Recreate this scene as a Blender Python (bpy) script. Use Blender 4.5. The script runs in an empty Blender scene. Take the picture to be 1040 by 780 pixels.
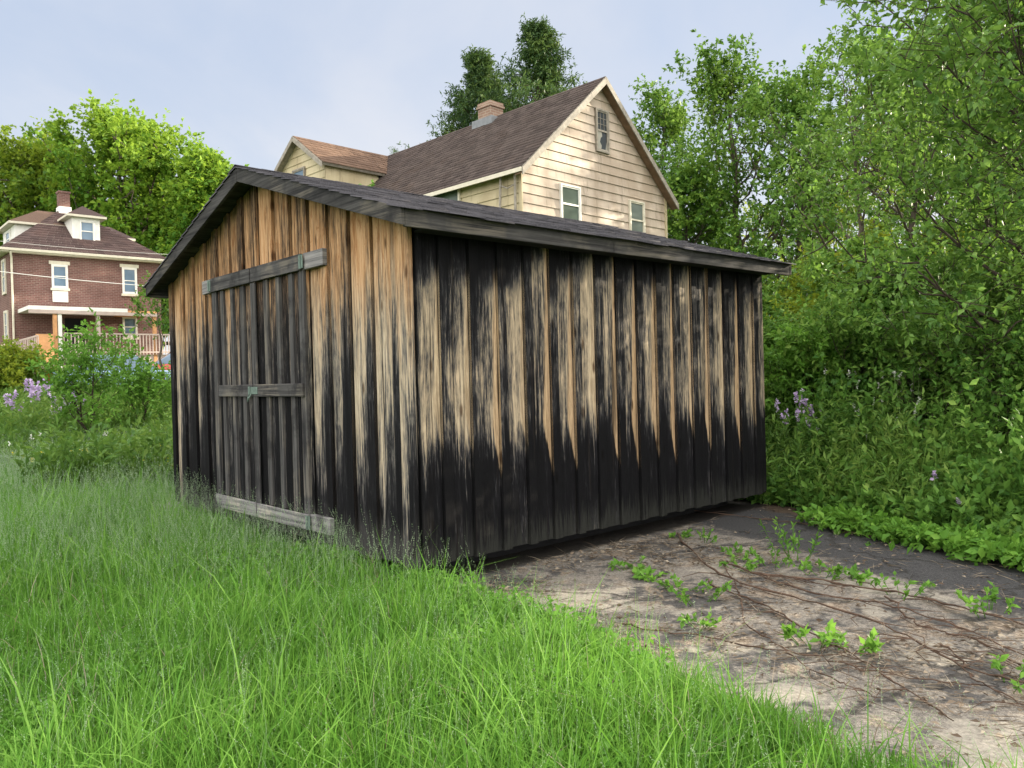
import bpy, math, random
import numpy as np
from mathutils import Vector, Matrix
rad = math.radians
random.seed(7)
SC = bpy.context.scene
COL = SC.collection
# ------------------------------------------------------------------ camera numbers (used to measure the place)
F = 810.0; ROLL = rad(1.5); PITCH = -7/810.0; ZC = 1.35
FWD = np.array([0, math.cos(PITCH), math.sin(PITCH)])
_r0 = np.array([1., 0, 0]); _u0 = np.cross(_r0, FWD)
RGT = math.cos(ROLL)*_r0 - math.sin(ROLL)*_u0
UPV = math.sin(ROLL)*_r0 + math.cos(ROLL)*_u0
def ray(px, py): return FWD + RGT*(px-520)/F - UPV*(py-390)/F
def gpt(px, py, z=0.0):
    d = ray(px, py); t = (z-ZC)/d[2]; return np.array([0, 0, ZC]) + t*d
def dpt(px, py, Y):
    d = ray(px, py); return np.array([0, 0, ZC]) + d*(Y/d[1])
def terrain(x, y):
    t = np.clip((y-7)/36.0, 0, 1)
    g = np.clip((7-x)/11.0, 0.22, 1)
    return 2.6*t**1.6*g
# ------------------------------------------------------------------ objects
def tag(o, label=None, cat=None, group=None, kind=None):
    if label: o['label'] = label
    if cat: o['category'] = cat
    if group: o['group'] = group
    if kind: o['kind'] = kind
    return o
def empty(name, loc=(0, 0, 0), rz=0.0, label=None, cat=None, group=None):
    o = bpy.data.objects.new(name, None); COL.objects.link(o)
    o.location = loc; o.rotation_euler = (0, 0, rz); o.empty_display_size = 0.2
    return tag(o, label, cat, group)
def link(name, me, mat=None, parent=None):
    o = bpy.data.objects.new(name, me); COL.objects.link(o)
    if mat is not None and len(me.materials) == 0: me.materials.append(mat)
    if parent is not None: o.parent = parent
    return o
def mesh_np(name, V, T, rnd=None, smooth=False):
    """V (n,3); T (m,k) faces of one size"""
    V = np.asarray(V, np.float32); T = np.asarray(T, np.int32)
    me = bpy.data.meshes.new(name); m, k = T.shape
    me.vertices.add(len(V)); me.vertices.foreach_set('co', V.ravel())
    me.loops.add(m*k); me.loops.foreach_set('vertex_index', T.ravel())
    me.polygons.add(m); me.polygons.foreach_set('loop_start', np.arange(0, m*k, k, dtype=np.int32))
    if smooth: me.polygons.foreach_set('use_smooth', np.ones(m, bool))
    me.update(calc_edges=True)
    if rnd is not None:
        a = me.attributes.new('rnd', 'FLOAT', 'FACE'); a.data.foreach_set('value', np.asarray(rnd, np.float32))
    return me
class MB:
    def __init__(s): s.v = []; s.f = []
    def add(s, vs, fs):
        n = len(s.v); s.v += [tuple(map(float, p)) for p in vs]; s.f += [tuple(i+n for i in f) for f in fs]; return s
    def box(s, a, b):
        (x0, y0, z0), (x1, y1, z1) = a, b
        return s.add([(x0,y0,z0),(x1,y0,z0),(x1,y1,z0),(x0,y1,z0),(x0,y0,z1),(x1,y0,z1),(x1,y1,z1),(x0,y1,z1)],
                     [(0,3,2,1),(4,5,6,7),(0,1,5,4),(1,2,6,5),(2,3,7,6),(3,0,4,7)])
    def prism(s, bot, top):
        n = len(bot)
        return s.add(list(bot)+list(top), [tuple(reversed(range(n))), tuple(range(n, 2*n))]+[(i, (i+1) % n, (i+1) % n+n, i+n) for i in range(n)])
    def beam(s, p, q, w, h, up=(0, 0, 1)):
        p = Vector(p); q = Vector(q); d = (q-p).normalized(); u = Vector(up)
        sd = d.cross(u).normalized()*w/2; u2 = sd.cross(d).normalized()*h/2
        c = [sd+u2, -sd+u2, -sd-u2, sd-u2]
        return s.prism([p+k for k in c], [q+k for k in c])
    def tube(s, pts, r, n=6):
        V, Fc = tube_arrays(pts, r if hasattr(r, '__len__') else [r]*len(pts), n)
        return s.add(V, [tuple(f) for f in Fc])
    def build(s, name, mat, parent=None, bevel=0.0, smooth=False):
        me = bpy.data.meshes.new(name); me.from_pydata(s.v, [], s.f)
        if smooth: me.polygons.foreach_set('use_smooth', [True]*len(me.polygons))
        me.update(); o = link(name, me, mat, parent)
        if bevel:
            b = o.modifiers.new('bevel', 'BEVEL'); b.width = bevel; b.segments = 2; b.limit_method = 'ANGLE'
        return o
def tube_arrays(pts, r, n=6):
    P = np.asarray(pts, float); r = np.asarray(r, float); k = len(P)
    d = np.gradient(P, axis=0); d /= np.linalg.norm(d, axis=1, keepdims=True)+1e-9
    ref = np.array([0.31, 0.17, 0.93]); ref2 = np.array([1., .1, 0])
    a = np.cross(d, np.where(np.abs(d@ref)[:, None] > .95, ref2, ref)); a /= np.linalg.norm(a, axis=1, keepdims=True)+1e-9
    b = np.cross(d, a); th = np.linspace(0, 2*np.pi, n, endpoint=False)
    V = P[:, None]+r[:, None, None]*(np.cos(th)[None, :, None]*a[:, None]+np.sin(th)[None, :, None]*b[:, None])
    i = np.arange(k-1)[:, None]*n; j = np.arange(n)[None]; j2 = (j+1) % n
    Fc = np.stack([i+j, i+j2, i+n+j2, i+n+j], -1).reshape(-1, 4)
    return V.reshape(-1, 3), Fc
def tubes_mesh(name, lines, n=6):
    Vs, Fs, o = [], [], 0
    for pts, r in lines:
        V, Fc = tube_arrays(pts, r, n); Vs.append(V); Fs.append(Fc+o); o += len(V)
    return mesh_np(name, np.concatenate(Vs), np.concatenate(Fs), smooth=True)
# ------------------------------------------------------------------ node helper
class G:
    def __init__(s, name, world=False):
        if world: s.m = bpy.data.worlds.new(name)
        else: s.m = bpy.data.materials.new(name)
        s.m.use_nodes = True; s.t = s.m.node_tree; s.t.nodes.clear()
    def n(s, typ, **kw):
        nd = s.t.nodes.new(typ)
        for k, v in kw.items(): setattr(nd, k, v)
        return nd
    def put(s, sock, v):
        if v is None: return
        if isinstance(v, bpy.types.NodeSocket): s.t.links.new(v, sock)
        elif isinstance(v, (tuple, list)) and sock.type == 'RGBA' and len(v) == 3: sock.default_value = (*v, 1)
        else: sock.default_value = v
    def m_(s, op, a, b=None, c=None, clamp=False):
        nd = s.n('ShaderNodeMath', operation=op, use_clamp=clamp)
        for i, v in enumerate((a, b, c)): s.put(nd.inputs[i], v)
        return nd.outputs[0]
    def add(s, a, b): return s.m_('ADD', a, b)
    def sub(s, a, b): return s.m_('SUBTRACT', a, b)
    def mul(s, a, b): return s.m_('MULTIPLY', a, b)
    def mx(s, a, b): return s.m_('MAXIMUM', a, b)
    def ss(s, lo, hi, x, o0=0.0, o1=1.0):
        nd = s.n('ShaderNodeMapRange', interpolation_type='SMOOTHSTEP')
        for k, v in (('Value', x), ('From Min', lo), ('From Max', hi), ('To Min', o0), ('To Max', o1)): s.put(nd.inputs[k], v)
        return nd.outputs[0]
    def lin(s, lo, hi, x, o0=0.0, o1=1.0):
        nd = s.n('ShaderNodeMapRange')
        for k, v in (('Value', x), ('From Min', lo), ('From Max', hi), ('To Min', o0), ('To Max', o1)): s.put(nd.inputs[k], v)
        return nd.outputs[0]
    def mix(s, f, a, b, mode='MIX'):
        nd = s.n('ShaderNodeMix', data_type='RGBA', blend_type=mode)
        s.put(nd.inputs[0], f); s.put(nd.inputs[6], a); s.put(nd.inputs[7], b); return nd.outputs[2]
    def xyz(s, v):
        nd = s.n('ShaderNodeSeparateXYZ'); s.put(nd.inputs[0], v); return nd.outputs
    def vec(s, x=0., y=0., z=0.):
        nd = s.n('ShaderNodeCombineXYZ')
        for i, v in enumerate((x, y, z)): s.put(nd.inputs[i], v)
        return nd.outputs[0]
    def noise(s, v, scale=1., det=3., rough=.55, dist=0.):
        nd = s.n('ShaderNodeTexNoise'); s.put(nd.inputs['Vector'], v)
        for k, q in (('Scale', scale), ('Detail', det), ('Roughness', rough), ('Distortion', dist)): nd.inputs[k].default_value = q
        return nd.outputs[0]
    def vor(s, v, scale=1., out='Distance'):
        nd = s.n('ShaderNodeTexVoronoi'); s.put(nd.inputs['Vector'], v); nd.inputs['Scale'].default_value = scale; return nd.outputs[out]
    def white(s, x):
        nd = s.n('ShaderNodeTexWhiteNoise', noise_dimensions='1D'); s.put(nd.inputs['W'], x); return nd.outputs[0]
    def obj(s): return s.n('ShaderNodeTexCoord').outputs['Object']
    def geo(s): return s.n('ShaderNodeNewGeometry').outputs['Position']
    def attr(s, name):
        nd = s.n('ShaderNodeAttribute'); nd.attribute_name = name; return nd.outputs['Fac']
    def bump(s, h, st=.5, dist=.01):
        nd = s.n('ShaderNodeBump'); nd.inputs['Strength'].default_value = st; nd.inputs['Distance'].default_value = dist
        s.put(nd.inputs['Height'], h); return nd.outputs[0]
    def bsdf(s, col, rough=.8, spec=.3, normal=None, metal=0., trans=None):
        p = s.n('ShaderNodeBsdfPrincipled'); s.put(p.inputs['Base Color'], col); s.put(p.inputs['Roughness'], rough)
        p.inputs['Specular IOR Level'].default_value = spec; p.inputs['Metallic'].default_value = metal
        if normal is not None: s.put(p.inputs['Normal'], normal)
        o = s.n('ShaderNodeOutputMaterial'); sh = p.outputs[0]
        if trans:
            tr = s.n('ShaderNodeBsdfTranslucent'); s.put(tr.inputs[0], trans[0]); mx = s.n('ShaderNodeMixShader')
            mx.inputs[0].default_value = trans[1]; s.t.links.new(sh, mx.inputs[1]); s.t.links.new(tr.outputs[0], mx.inputs[2]); sh = mx.outputs[0]
        s.t.links.new(sh, o.inputs[0]); return s.m
def plain(name, col, rough=.6, var=.12, spec=.3, metal=0., sc=6.):
    g = G(name); o = g.obj(); nz = g.noise(o, sc, 5)
    c = g.mix(g.lin(.3, .7, nz), tuple(x*(1-var) for x in col), tuple(min(1, x*(1+var)) for x in col))
    return g.bsdf(c, rough, spec, g.bump(nz, .15), metal)
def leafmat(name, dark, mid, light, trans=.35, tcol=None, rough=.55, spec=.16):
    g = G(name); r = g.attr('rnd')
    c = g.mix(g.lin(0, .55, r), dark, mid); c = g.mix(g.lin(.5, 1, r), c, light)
    t = g.mix(.5, c, tcol or tuple(x*1.6 for x in light))
    return g.bsdf(c, rough, spec, trans=(t, trans))
# ------------------------------------------------------------------ weathered wood of the shed
BASEZ = .155
def wood(kind):
    g = G('weathered_wood_'+kind); o = g.xyz(g.obj())
    side = kind == 'side'
    U = o[0] if side else o[1]; Z = o[2]
    off, S = (.22, .25) if side else ((.42, .29) if kind == 'gable' else (.10, .215))
    q = g.m_('DIVIDE', g.sub(U, off), S); cell = g.m_('FLOOR', q); s = g.m_('FRACT', q)
    rb = g.white(g.add(cell, .37)); rb2 = g.white(g.add(cell, 51.7)); rb3 = g.white(g.add(cell, 133.1))
    rz = g.mul(rb, 9.0)
    bat = g.ss(.27, .33, s, 1, 0)                       # 1 on the batten
    rz2 = g.add(rz, g.mul(bat, 3.3))
    wob = g.mul(g.sub(g.noise(g.vec(g.mul(U, 3), rz2, g.mul(Z, 1.1)), 1, 2), .5), .05)
    Uw = g.add(g.add(U, wob), g.mul(o[1] if side else o[0], 1.7))
    fine = g.noise(g.vec(g.mul(Uw, 80), rz2, g.mul(Z, 3.2)), 1, 5, .65)
    hair = g.noise(g.vec(g.mul(Uw, 260), rz2, g.mul(Z, 13)), 1, 3, .7)
    med = g.noise(g.vec(g.mul(Uw, 18), rz2, g.mul(Z, 1.2)), 1, 4, .6)
    blot = g.noise(g.vec(g.mul(Uw, 13), rz2, g.mul(Z, 4.2)), 1, 6, .7, .7)
    big = g.noise(g.vec(g.mul(U, 1.3), 4.4, g.mul(Z, .9)), 1, 3, .5)
    nz = g.n('ShaderNodeMapRange', clamp=False)
    zn = nz.outputs[0]; g.put(nz.inputs['Value'], Z)
    for k, v in (('From Min', BASEZ), ('From Max', 2.3), ('To Min', 0.), ('To Max', 1.)): nz.inputs[k].default_value = v
    streak = g.add(g.add(g.mul(g.sub(fine, .5), 1.15), g.mul(g.sub(med, .5), .85)), g.add(g.mul(g.sub(hair, .5), .75), g.mul(g.sub(blot, .5), .75)))
    rag = g.add(g.add(g.mul(g.sub(med, .5), .34), g.mul(g.sub(fine, .5), .22)), g.mul(g.sub(rb, .5), .12))
    zr = g.add(zn, rag)
    def ramp(x, stops):
        r = g.n('ShaderNodeValToRGB'); e = r.color_ramp.elements
        while len(e) < len(stops): e.new(.5)
        for el, (p, c) in zip(e, stops): el.position = p; el.color = (*c, 1)
        g.put(r.inputs[0], x); return r.outputs[0]
    STOPS = [(0., (.004, .004, .005)), (.26, (.011, .011, .013)), (.40, (.055, .053, .054)), (.53, (.165, .15, .13)), (.68, (.33, .27, .195)), (.90, (.50, .42, .32))]
    if side:
        low = g.ss(.46, .25, g.add(zn, g.mul(rag, .55))); top = g.ss(.86, 1.04, g.add(zn, g.mul(rag, 1.0)))  # top: black stain under the eave, with the eave's shade painted in
        dark = g.add(g.add(g.mul(low, .60), g.mul(top, .60)), g.add(g.mul(bat, .24), g.mul(g.sub(rb2, .5), .20)))
        dark = g.add(dark, g.mul(g.ss(.5, .62, big), .14))
        lee = g.mul(g.ss(.45, .95, s), .12)
        x = g.sub(g.add(g.add(.555, lee), g.mul(streak, 1.15)), dark)
        col = ramp(x, [(0., (.004, .004, .005)), (.26, (.010, .010, .012)), (.40, (.045, .044, .046)), (.53, (.135, .116, .094)), (.70, (.265, .215, .153)), (.95, (.44, .355, .25))])
        # protected pale strip on the lee side of each batten, pointed at both ends
        w = g.mul(g.lin(.40, .92, zn, .27, .09), g.add(.8, g.mul(rb3, .45)))
        edge = g.sub(1.0, w); sn = g.add(s, g.add(g.mul(g.sub(fine, .5), .22), g.mul(g.sub(med, .5), .14)))
        low_s = g.ss(.265, .30, g.add(g.add(zn, g.add(g.mul(g.sub(rb2, .5), .16), g.mul(g.sub(fine, .5), .14))), g.mul(g.sub(s, 1.0), .55)))
        ups = g.ss(.88, 1.0, g.add(g.add(zn, g.mul(g.sub(fine, .5), .1)), g.mul(g.sub(rb, .5), .2)), 1, .0)
        strip = g.mul(g.mul(g.ss(g.sub(edge, .03), g.add(edge, .05), sn), low_s), ups)
        stain = g.mix(rb2, (.49, .395, .27), (.45, .31, .18)); stain = g.mix(g.ss(.42, .60, g.add(g.mul(fine, .6), g.mul(hair, .4))), g.mix(.62, stain, (.12, .075, .04)), stain)
        stain = g.mix(g.mul(g.ss(.5, .66, blot), .45), stain, (.20, .15, .10))
        col = g.mix(g.mul(strip, .96), col, stain)
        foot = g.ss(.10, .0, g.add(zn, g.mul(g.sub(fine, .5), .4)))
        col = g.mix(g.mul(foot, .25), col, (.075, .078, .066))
    else:
        door = kind == 'door'
        fall = g.lin(.16, .95, g.add(zn, g.mul(rag, .6)), .60 if not door else .48, .0 if not door else .10)
        dark = g.add(fall, g.add(g.mul(g.sub(rb2, .5), .30), g.mul(g.mul(bat, .20), g.ss(.95, .55, zn))))
        w = g.mul(g.lin(.0, .9, zn, .22, .44), g.add(.55, g.mul(rb, .8)))
        edge = g.sub(1.0, w); sn = g.add(s, g.add(g.mul(g.sub(fine, .5), .26), g.mul(g.sub(med, .5), .2)))
        strip = g.mul(g.ss(g.sub(edge, .04), g.add(edge, .08), sn), g.ss(-.12, .22, g.add(zn, g.mul(g.sub(rb3, .5), .5))))
        x = g.add(g.sub(g.add(.66 if not door else .63, g.mul(streak, .85)), dark), g.mul(strip, g.lin(.2, .7, zn, .34, .10)))
        col = ramp(x, STOPS)
        up = g.ss(.60, .98, g.add(zn, g.mul(g.sub(med, .5), .6)))
        orange = g.mix(g.ss(.40, .60, fine), (.80, .52, .33), (1.0, .76, .56)); orange = g.mix(g.mul(g.ss(.54, .66, blot), .7), orange, (.46, .23, .11))
        col = g.mix(up, col, g.mix(1., col, orange, 'MULTIPLY'))
        col = g.mix(g.mul(g.ss(.965, .99, s), .85), col, (.02, .014, .010))  # batten shadow painted as a thin dark line beside it
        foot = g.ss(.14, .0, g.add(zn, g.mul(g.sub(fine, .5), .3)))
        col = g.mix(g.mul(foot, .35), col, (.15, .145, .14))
    # knots
    kn = g.vor(g.vec(g.mul(U, 8.), rz2, g.mul(Z, 2.6)), 1.0)
    col = g.mix(g.mul(g.ss(.17, .06, kn), .8), col, g.mix(1., col, (.16, .10, .07), 'MULTIPLY'))
    crack = g.ss(.36, .30, g.noise(g.vec(g.mul(Uw, 38), rz2, g.mul(Z, .55)), 1, 2, .5))
    col = g.mix(g.mul(crack, .8), col, (.012, .01, .01))
    h = g.add(g.add(g.mul(fine, .6), g.mul(hair, .4)), g.mul(crack, -.8))
    return g.bsdf(col, .88, .12, g.bump(h, .8, .008))
def trimwood(name, axis, dark=1.0):
    g = G(name); o = g.xyz(g.obj())
    L = g.add(o[0], g.mul(o[1], .93)) if axis == 'h' else o[2]
    T = o[2] if axis == 'h' else g.add(o[0], o[1])
    if axis == 'h':
        cr = g.add(g.mul(T, 40), g.mul(L, .0)); v = g.vec(g.mul(L, 1.4), cr, 1.5)
    else: v = g.vec(g.mul(T, 45), 2.2, g.mul(L, 1.5))
    fine = g.noise(v, 1, 5, .65); blot = g.noise(g.obj(), 3.3, 5, .65)
    c = g.mix(g.lin(.3, .7, fine), (.028*dark, .028*dark, .031*dark), (.17*dark, .165*dark, .165*dark))
    c = g.mix(g.mul(g.ss(.5, .66, blot), .7), c, (.016, .016, .018))
    c = g.mix(g.mul(g.mul(g.ss(.50, .62, g.noise(g.obj(), 2.4, 5)), g.ss(.42, .6, fine)), .8), c, (.25*dark, .225*dark, .19*dark))
    return g.bsdf(c, .9, .12, g.bump(fine, .6, .006))
M = {}
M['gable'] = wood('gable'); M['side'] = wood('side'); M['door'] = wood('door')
M['trim'] = trimwood('grey_trim_wood', 'h', .45); M['ledge'] = trimwood('grey_ledge_wood', 'h', .6); M['upright'] = trimwood('grey_upright_wood', 'v', .6)
M['pale_ledge'] = trimwood('pale_ledge_wood', 'h', 1.9)
M['verdigris'] = plain('verdigris_metal', (.11, .155, .135), .6, .35, sc=30)
M['steel'] = plain('dull_steel', (.22, .23, .24), .45, .2, metal=.6)
def shingle(name, a, b, c, vor=14.):
    g = G(name); p = g.obj(); r = g.attr('rnd'); nz = g.noise(p, 160, 2); st = g.noise(p, 1.1, 4)
    col = g.mix(g.lin(0, 1, r), a, b); col = g.mix(g.mul(g.ss(.5, .7, st), .6), col, c)
    col = g.mix(g.lin(.4, .7, nz, 0, .4), col, tuple(min(1, x*2.2) for x in b))
    return g.bsdf(col, .93, .15, g.bump(nz, .5, .004))
M['black_shingle'] = shingle('black_asphalt_shingle', (.018, .018, .022), (.06, .058, .066), (.035, .035, .04))
M['brown_shingle'] = shingle('brown_asphalt_shingle', (.036, .028, .027), (.080, .063, .058), (.062, .043, .035))
M['rust_shingle'] = shingle('rust_asphalt_shingle', (.075, .048, .036), (.135, .088, .064), (.10, .064, .046))
M['slate_shingle'] = shingle('faded_brown_shingle', (.045, .031, .030), (.09, .062, .058), (.08, .048, .042))
def siding(name, pal, stain):
    g = G(name); o = g.xyz(g.obj()); st = g.noise(g.vec(g.mul(o[0], 1.2), g.mul(o[1], 1.2), g.mul(o[2], .5)), 1, 5)
    gr = g.noise(g.vec(g.mul(o[0], 2), g.mul(o[1], 2), g.mul(o[2], 30)), 1, 4)
    c = g.mix(g.mul(g.ss(.42, .62, st), .75), pal, stain); dr = g.noise(g.vec(g.mul(o[0], 9), g.mul(o[1], 9), g.mul(o[2], .7)), 1, 5, .65); c = g.mix(g.mul(g.ss(.55, .68, dr), .5), c, tuple(x*.45 for x in stain)); c = g.mix(g.lin(.4, .7, gr, 0, .2), c, tuple(x*.6 for x in pal))
    return g.bsdf(c, .6, .3, g.bump(gr, .1))
M['siding'] = siding('cream_siding', (.485, .40, .325), (.33, .255, .19))
M['siding_side'] = siding('yellow_cream_siding', (.50, .43, .28), (.38, .31, .19))
M['house_trim'] = plain('weathered_house_trim', (.25, .225, .19), .7, .3, sc=9)
M['soffit'] = plain('brown_soffit', (.16, .10, .065), .8, .3)
M['white'] = plain('off_white_paint', (.72, .71, .67), .5, .08)
M['cream'] = plain('cream_paint', (.58, .54, .44), .5, .1)
M['porch_orange'] = plain('stained_porch_wood', (.50, .26, .12), .6, .15)
M['rail'] = plain('faded_pink_grey_rail', (.42, .34, .31), .7, .12)
M['dark'] = plain('dark_interior', (.012, .012, .014), .9)
M['curtain'] = plain('pale_curtain', (.30, .29, .25), .9, .15, sc=3)
def glassm(name, col, rough=.06):
    g = G(name); p = g.obj(); nz = g.noise(p, 1.3, 2)
    return g.bsdf(g.mix(nz, tuple(x*.5 for x in col), tuple(x*1.5 for x in col)), rough, .3, g.bump(nz, .06, .05))
M['glass'] = glassm('window_glass', (.03, .036, .038)); M['glass_green'] = glassm('greenish_window_glass', (.10, .125, .105)); M['glass_sky'] = glassm('sky_window_glass', (.13, .19, .26))
def brickm(name, c1, c2, mortar):
    g = G(name); o = g.xyz(g.obj()); b = g.n('ShaderNodeTexBrick')
    g.put(b.inputs['Vector'], g.vec(g.add(o[0], o[1]), o[2], 0.)); b.inputs['Scale'].default_value = 1.0
    for k, v in (('Mortar Size', .011), ('Brick Width', .23), ('Row Height', .085), ('Bias', 0.)): b.inputs[k].default_value = v
    g.put(b.inputs['Color1'], c1); g.put(b.inputs['Color2'], c2); g.put(b.inputs['Mortar'], mortar)
    st = g.noise(g.obj(), 1.4, 5); c = g.mix(g.lin(.35, .7, st, 0, .5), b.outputs[0], tuple(x*.65 for x in c1))
    return g.bsdf(c, .85, .2, g.bump(b.outputs['Fac'], -.4, .01))
M['brick'] = brickm('red_brick', (.125, .060, .052), (.185, .09, .078), (.23, .18, .155)); M['chimney'] = brickm('pale_red_brick', (.22, .135, .10), (.30, .195, .145), (.34, .29, .24))
def barkm(name, a, b):
    g = G(name); o = g.xyz(g.obj()); nz = g.noise(g.vec(g.mul(o[0], 9), g.mul(o[1], 9), g.mul(o[2], 2.5)), 1, 5, .7)
    return g.bsdf(g.mix(g.lin(.3, .7, nz), a, b), .9, .15, g.bump(nz, .6, .02))
M['bark'] = barkm('grey_bark', (.035, .028, .022), (.13, .11, .085)); M['bark_dark'] = barkm('dark_bark', (.018, .014, .011), (.07, .055, .042))
M['vine'] = barkm('dead_vine_bark', (.03, .019, .014), (.13, .085, .062))
# leaf colours
M['maple'] = leafmat('sunny_maple_leaf', (.045, .135, .016), (.11, .23, .024), (.22, .34, .04), .4, (.34, .48, .05))
M['maple2'] = leafmat('green_maple_leaf', (.04, .105, .014), (.095, .18, .02), (.19, .26, .025), .4, (.32, .42, .04))
M['wood_leaf'] = leafmat('deep_green_leaf', (.035, .10, .016), (.085, .18, .026), (.17, .27, .04), .32, (.16, .28, .05))
M['wood_leaf2'] = leafmat('mid_green_leaf', (.04, .11, .018), (.095, .20, .028), (.18, .29, .04), .36, (.20, .34, .06))
M['near_leaf'] = leafmat('fresh_green_leaf', (.046, .12, .022), (.105, .22, .04), (.20, .33, .07), .40, (.27, .44, .07), .45, .28)
M['lime_leaf'] = leafmat('lime_green_leaf', (.06, .12, .015), (.12, .20, .02), (.22, .27, .03), .45, (.42, .48, .04))
M['shrub_leaf'] = leafmat('shrub_leaf', (.042, .115, .02), (.10, .21, .034), (.20, .32, .06), .35, (.16, .32, .06))
M['needle'] = leafmat('spruce_needle', (.02, .052, .022), (.05, .105, .034), (.11, .17, .04), .2)
M['seedling'] = leafmat('seedling_leaf', (.06, .15, .02), (.10, .23, .03), (.16, .31, .045), .35)
M['silver_leaf'] = leafmat('silver_felt_leaf', (.16, .22, .16), (.24, .31, .24), (.33, .40, .33), .2)
M['grass'] = leafmat('grass_blade', (.044, .13, .018), (.095, .235, .032), (.185, .34, .07), .35, (.18, .38, .04), .6, .08)
M['seed'] = leafmat('grass_seed_head', (.15, .25, .12), (.24, .35, .20), (.37, .46, .31), .3, (.40, .46, .32), .8, .1)
M['meadow'] = leafmat('meadow_leaf', (.05, .12, .024), (.095, .19, .034), (.18, .27, .06), .35, (.22, .36, .06))
M['purple'] = leafmat('lilac_petal', (.42, .31, .52), (.54, .43, .64), (.68, .60, .76), .3, (.55, .42, .7), .7, .1)
M['whitepetal'] = leafmat('white_petal', (.40, .44, .38), (.52, .55, .49), (.64, .65, .60), .3, (.7, .7, .66), .7, .1)
M['yellow'] = leafmat('yellow_petal', (.55, .42, .02), (.65, .52, .03), (.75, .62, .06), .3, (.7, .6, .05), .7, .1)
M['litter'] = leafmat('dry_litter', (.085, .062, .046), (.20, .16, .12), (.36, .31, .24), .1, (.3, .2, .12), .9, .1)
M['stem'] = plain('green_stem', (.10, .17, .05), .6, .2)
# ------------------------------------------------------------------ plants
def nrm(a): return a/(np.linalg.norm(a, axis=-1, keepdims=True)+1e-9)
def leaf_arrays(rng, S, D, Ln, m, size, wr=.55, perp=.9, along=.5, droop=.15, up=1.0, cl=None, t0=.1, fold=.14):
    n = len(S); t = rng.uniform(t0, 1, (n, m, 1))
    P = S[:, None]+D[:, None]*Ln[:, None, None]*t
    w = nrm(rng.normal(size=(n, m, 3))); A = nrm(D[:, None]*along+w*perp+np.array([0, 0, -droop]))
    sd = nrm(np.cross(A, np.array([0, 0, up])+rng.normal(size=(n, m, 3))*.45)); N = np.cross(sd, A)
    L = size*rng.uniform(.6, 1.25, (n, m, 1)); W = L*wr/2
    V = np.stack([P, P+A*L*.45+sd*W+N*L*fold, P+A*L, P+A*L*.45-sd*W+N*L*fold], 2).reshape(-1, 3)
    k = n*m; b = np.arange(k)[:, None]*4
    T = np.stack([b+[0, 1, 2], b+[0, 2, 3]], 1).reshape(-1, 3)
    c = (cl[:, None] if cl is not None else .5)+rng.normal(size=(n, m))*.2
    return V, T, np.repeat(np.clip(c, 0, 1).ravel(), 2)
def cat_arrays(parts):
    Vs, Ts, Rs, o = [], [], [], 0
    for V, T, R in parts: Vs.append(V); Ts.append(T+o); Rs.append(R); o += len(V)
    return np.concatenate(Vs), np.concatenate(Ts), np.concatenate(Rs)
def bez(p0, d, L, bend, k=5, jit=0., rng=None):
    t = np.linspace(0, 1, k)[:, None]; P = p0+d*L*t+np.array(bend)*L*t**2
    if jit: P[1:] += rng.normal(size=(k-1, 3))*jit*L
    return P
def skeleton(rng, H, R, base, limbs, subs, tr, lean=(0, 0), stems=1, elev=(20, 70), shape='round', spread=0.0, limbr=.5):
    lines, tips, dirs, cl = [], [], [], []
    for sidx in range(stems):
        a0 = rng.uniform(0, 6.28); sp = spread*(0.5+rng.random()) if stems > 1 else 0
        hh = H*(1 if sidx == 0 else rng.uniform(.7, 1)); k = 8; t = np.linspace(0, 1, k)
        tx = lean[0]*t**1.3*hh+math.cos(a0)*sp*t*hh; ty = lean[1]*t**1.3*hh+math.sin(a0)*sp*t*hh
        T = np.stack([tx, ty, hh*.93*t], 1); T[1:] += rng.normal(size=(k-1, 3))*[.018*H, .018*H, 0]
        r = tr*(1-t)**.8*(1 if stems == 1 else .75)+tr*.07; r[0] *= 1.25; lines.append((T, r))
        for i in range(limbs):
            f = base+(1-base)*((i+rng.random()*.8)/limbs); f = min(f, .97)
            p = np.array([np.interp(f, t, T[:, c]) for c in range(3)]); az = a0+i*2.399+rng.normal()*.3
            g = (f-base)/(1-base)
            if shape == 'round': rr = R*(.35+.65*math.sin(math.pi*min(1, (g*.85+.18))))
            elif shape == 'flat': rr = R*(.55+.45*g)
            else: rr = (R*(1-g)+.02*R)*rng.uniform(.6, 1.2)
            L = rr*rng.uniform(.7, 1.12); e = rad(elev[0]+(elev[1]-elev[0])*g+rng.normal()*8)
            d = np.array([math.cos(az)*math.cos(e), math.sin(az)*math.cos(e), math.sin(e)])
            bend = (0, 0, .18) if shape != 'cone' else (0, 0, -.16)
            P = bez(p, d, L, bend, 6, .025, rng); r0 = max(.006, float(np.interp(f, t, r))*limbr)
            lines.append((P, np.linspace(r0, r0*.15+.002, 6))); tint = np.clip(rng.normal(.45, .16), 0, 1)
            tips.append(P[-1]); dirs.append(nrm(P[-1]-P[-2])); cl.append(tint)
            for j in range(subs):
                q = .25+.75*(j+rng.random())/subs; b = np.array([np.interp(q, np.linspace(0, 1, 6), P[:, c]) for c in range(3)])
                sd = nrm(d*.6+rng.normal(size=3)*(.65 if shape != 'cone' else .45)+np.array([0, 0, .12 if shape != 'cone' else -.1]))
                l2 = L*rng.uniform(.25, .5)*(1.15-.5*q); Q = bez(b, sd, l2, (0, 0, .06), 4, .04, rng)
                lines.append((Q, np.linspace(r0*.42, .002, 4)))
                for e_ in (2, 3): tips.append(Q[e_]); dirs.append(sd); cl.append(np.clip(tint+rng.normal()*.12, 0, 1))
    return lines, np.array(tips), np.array(dirs), np.array(cl)
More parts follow.
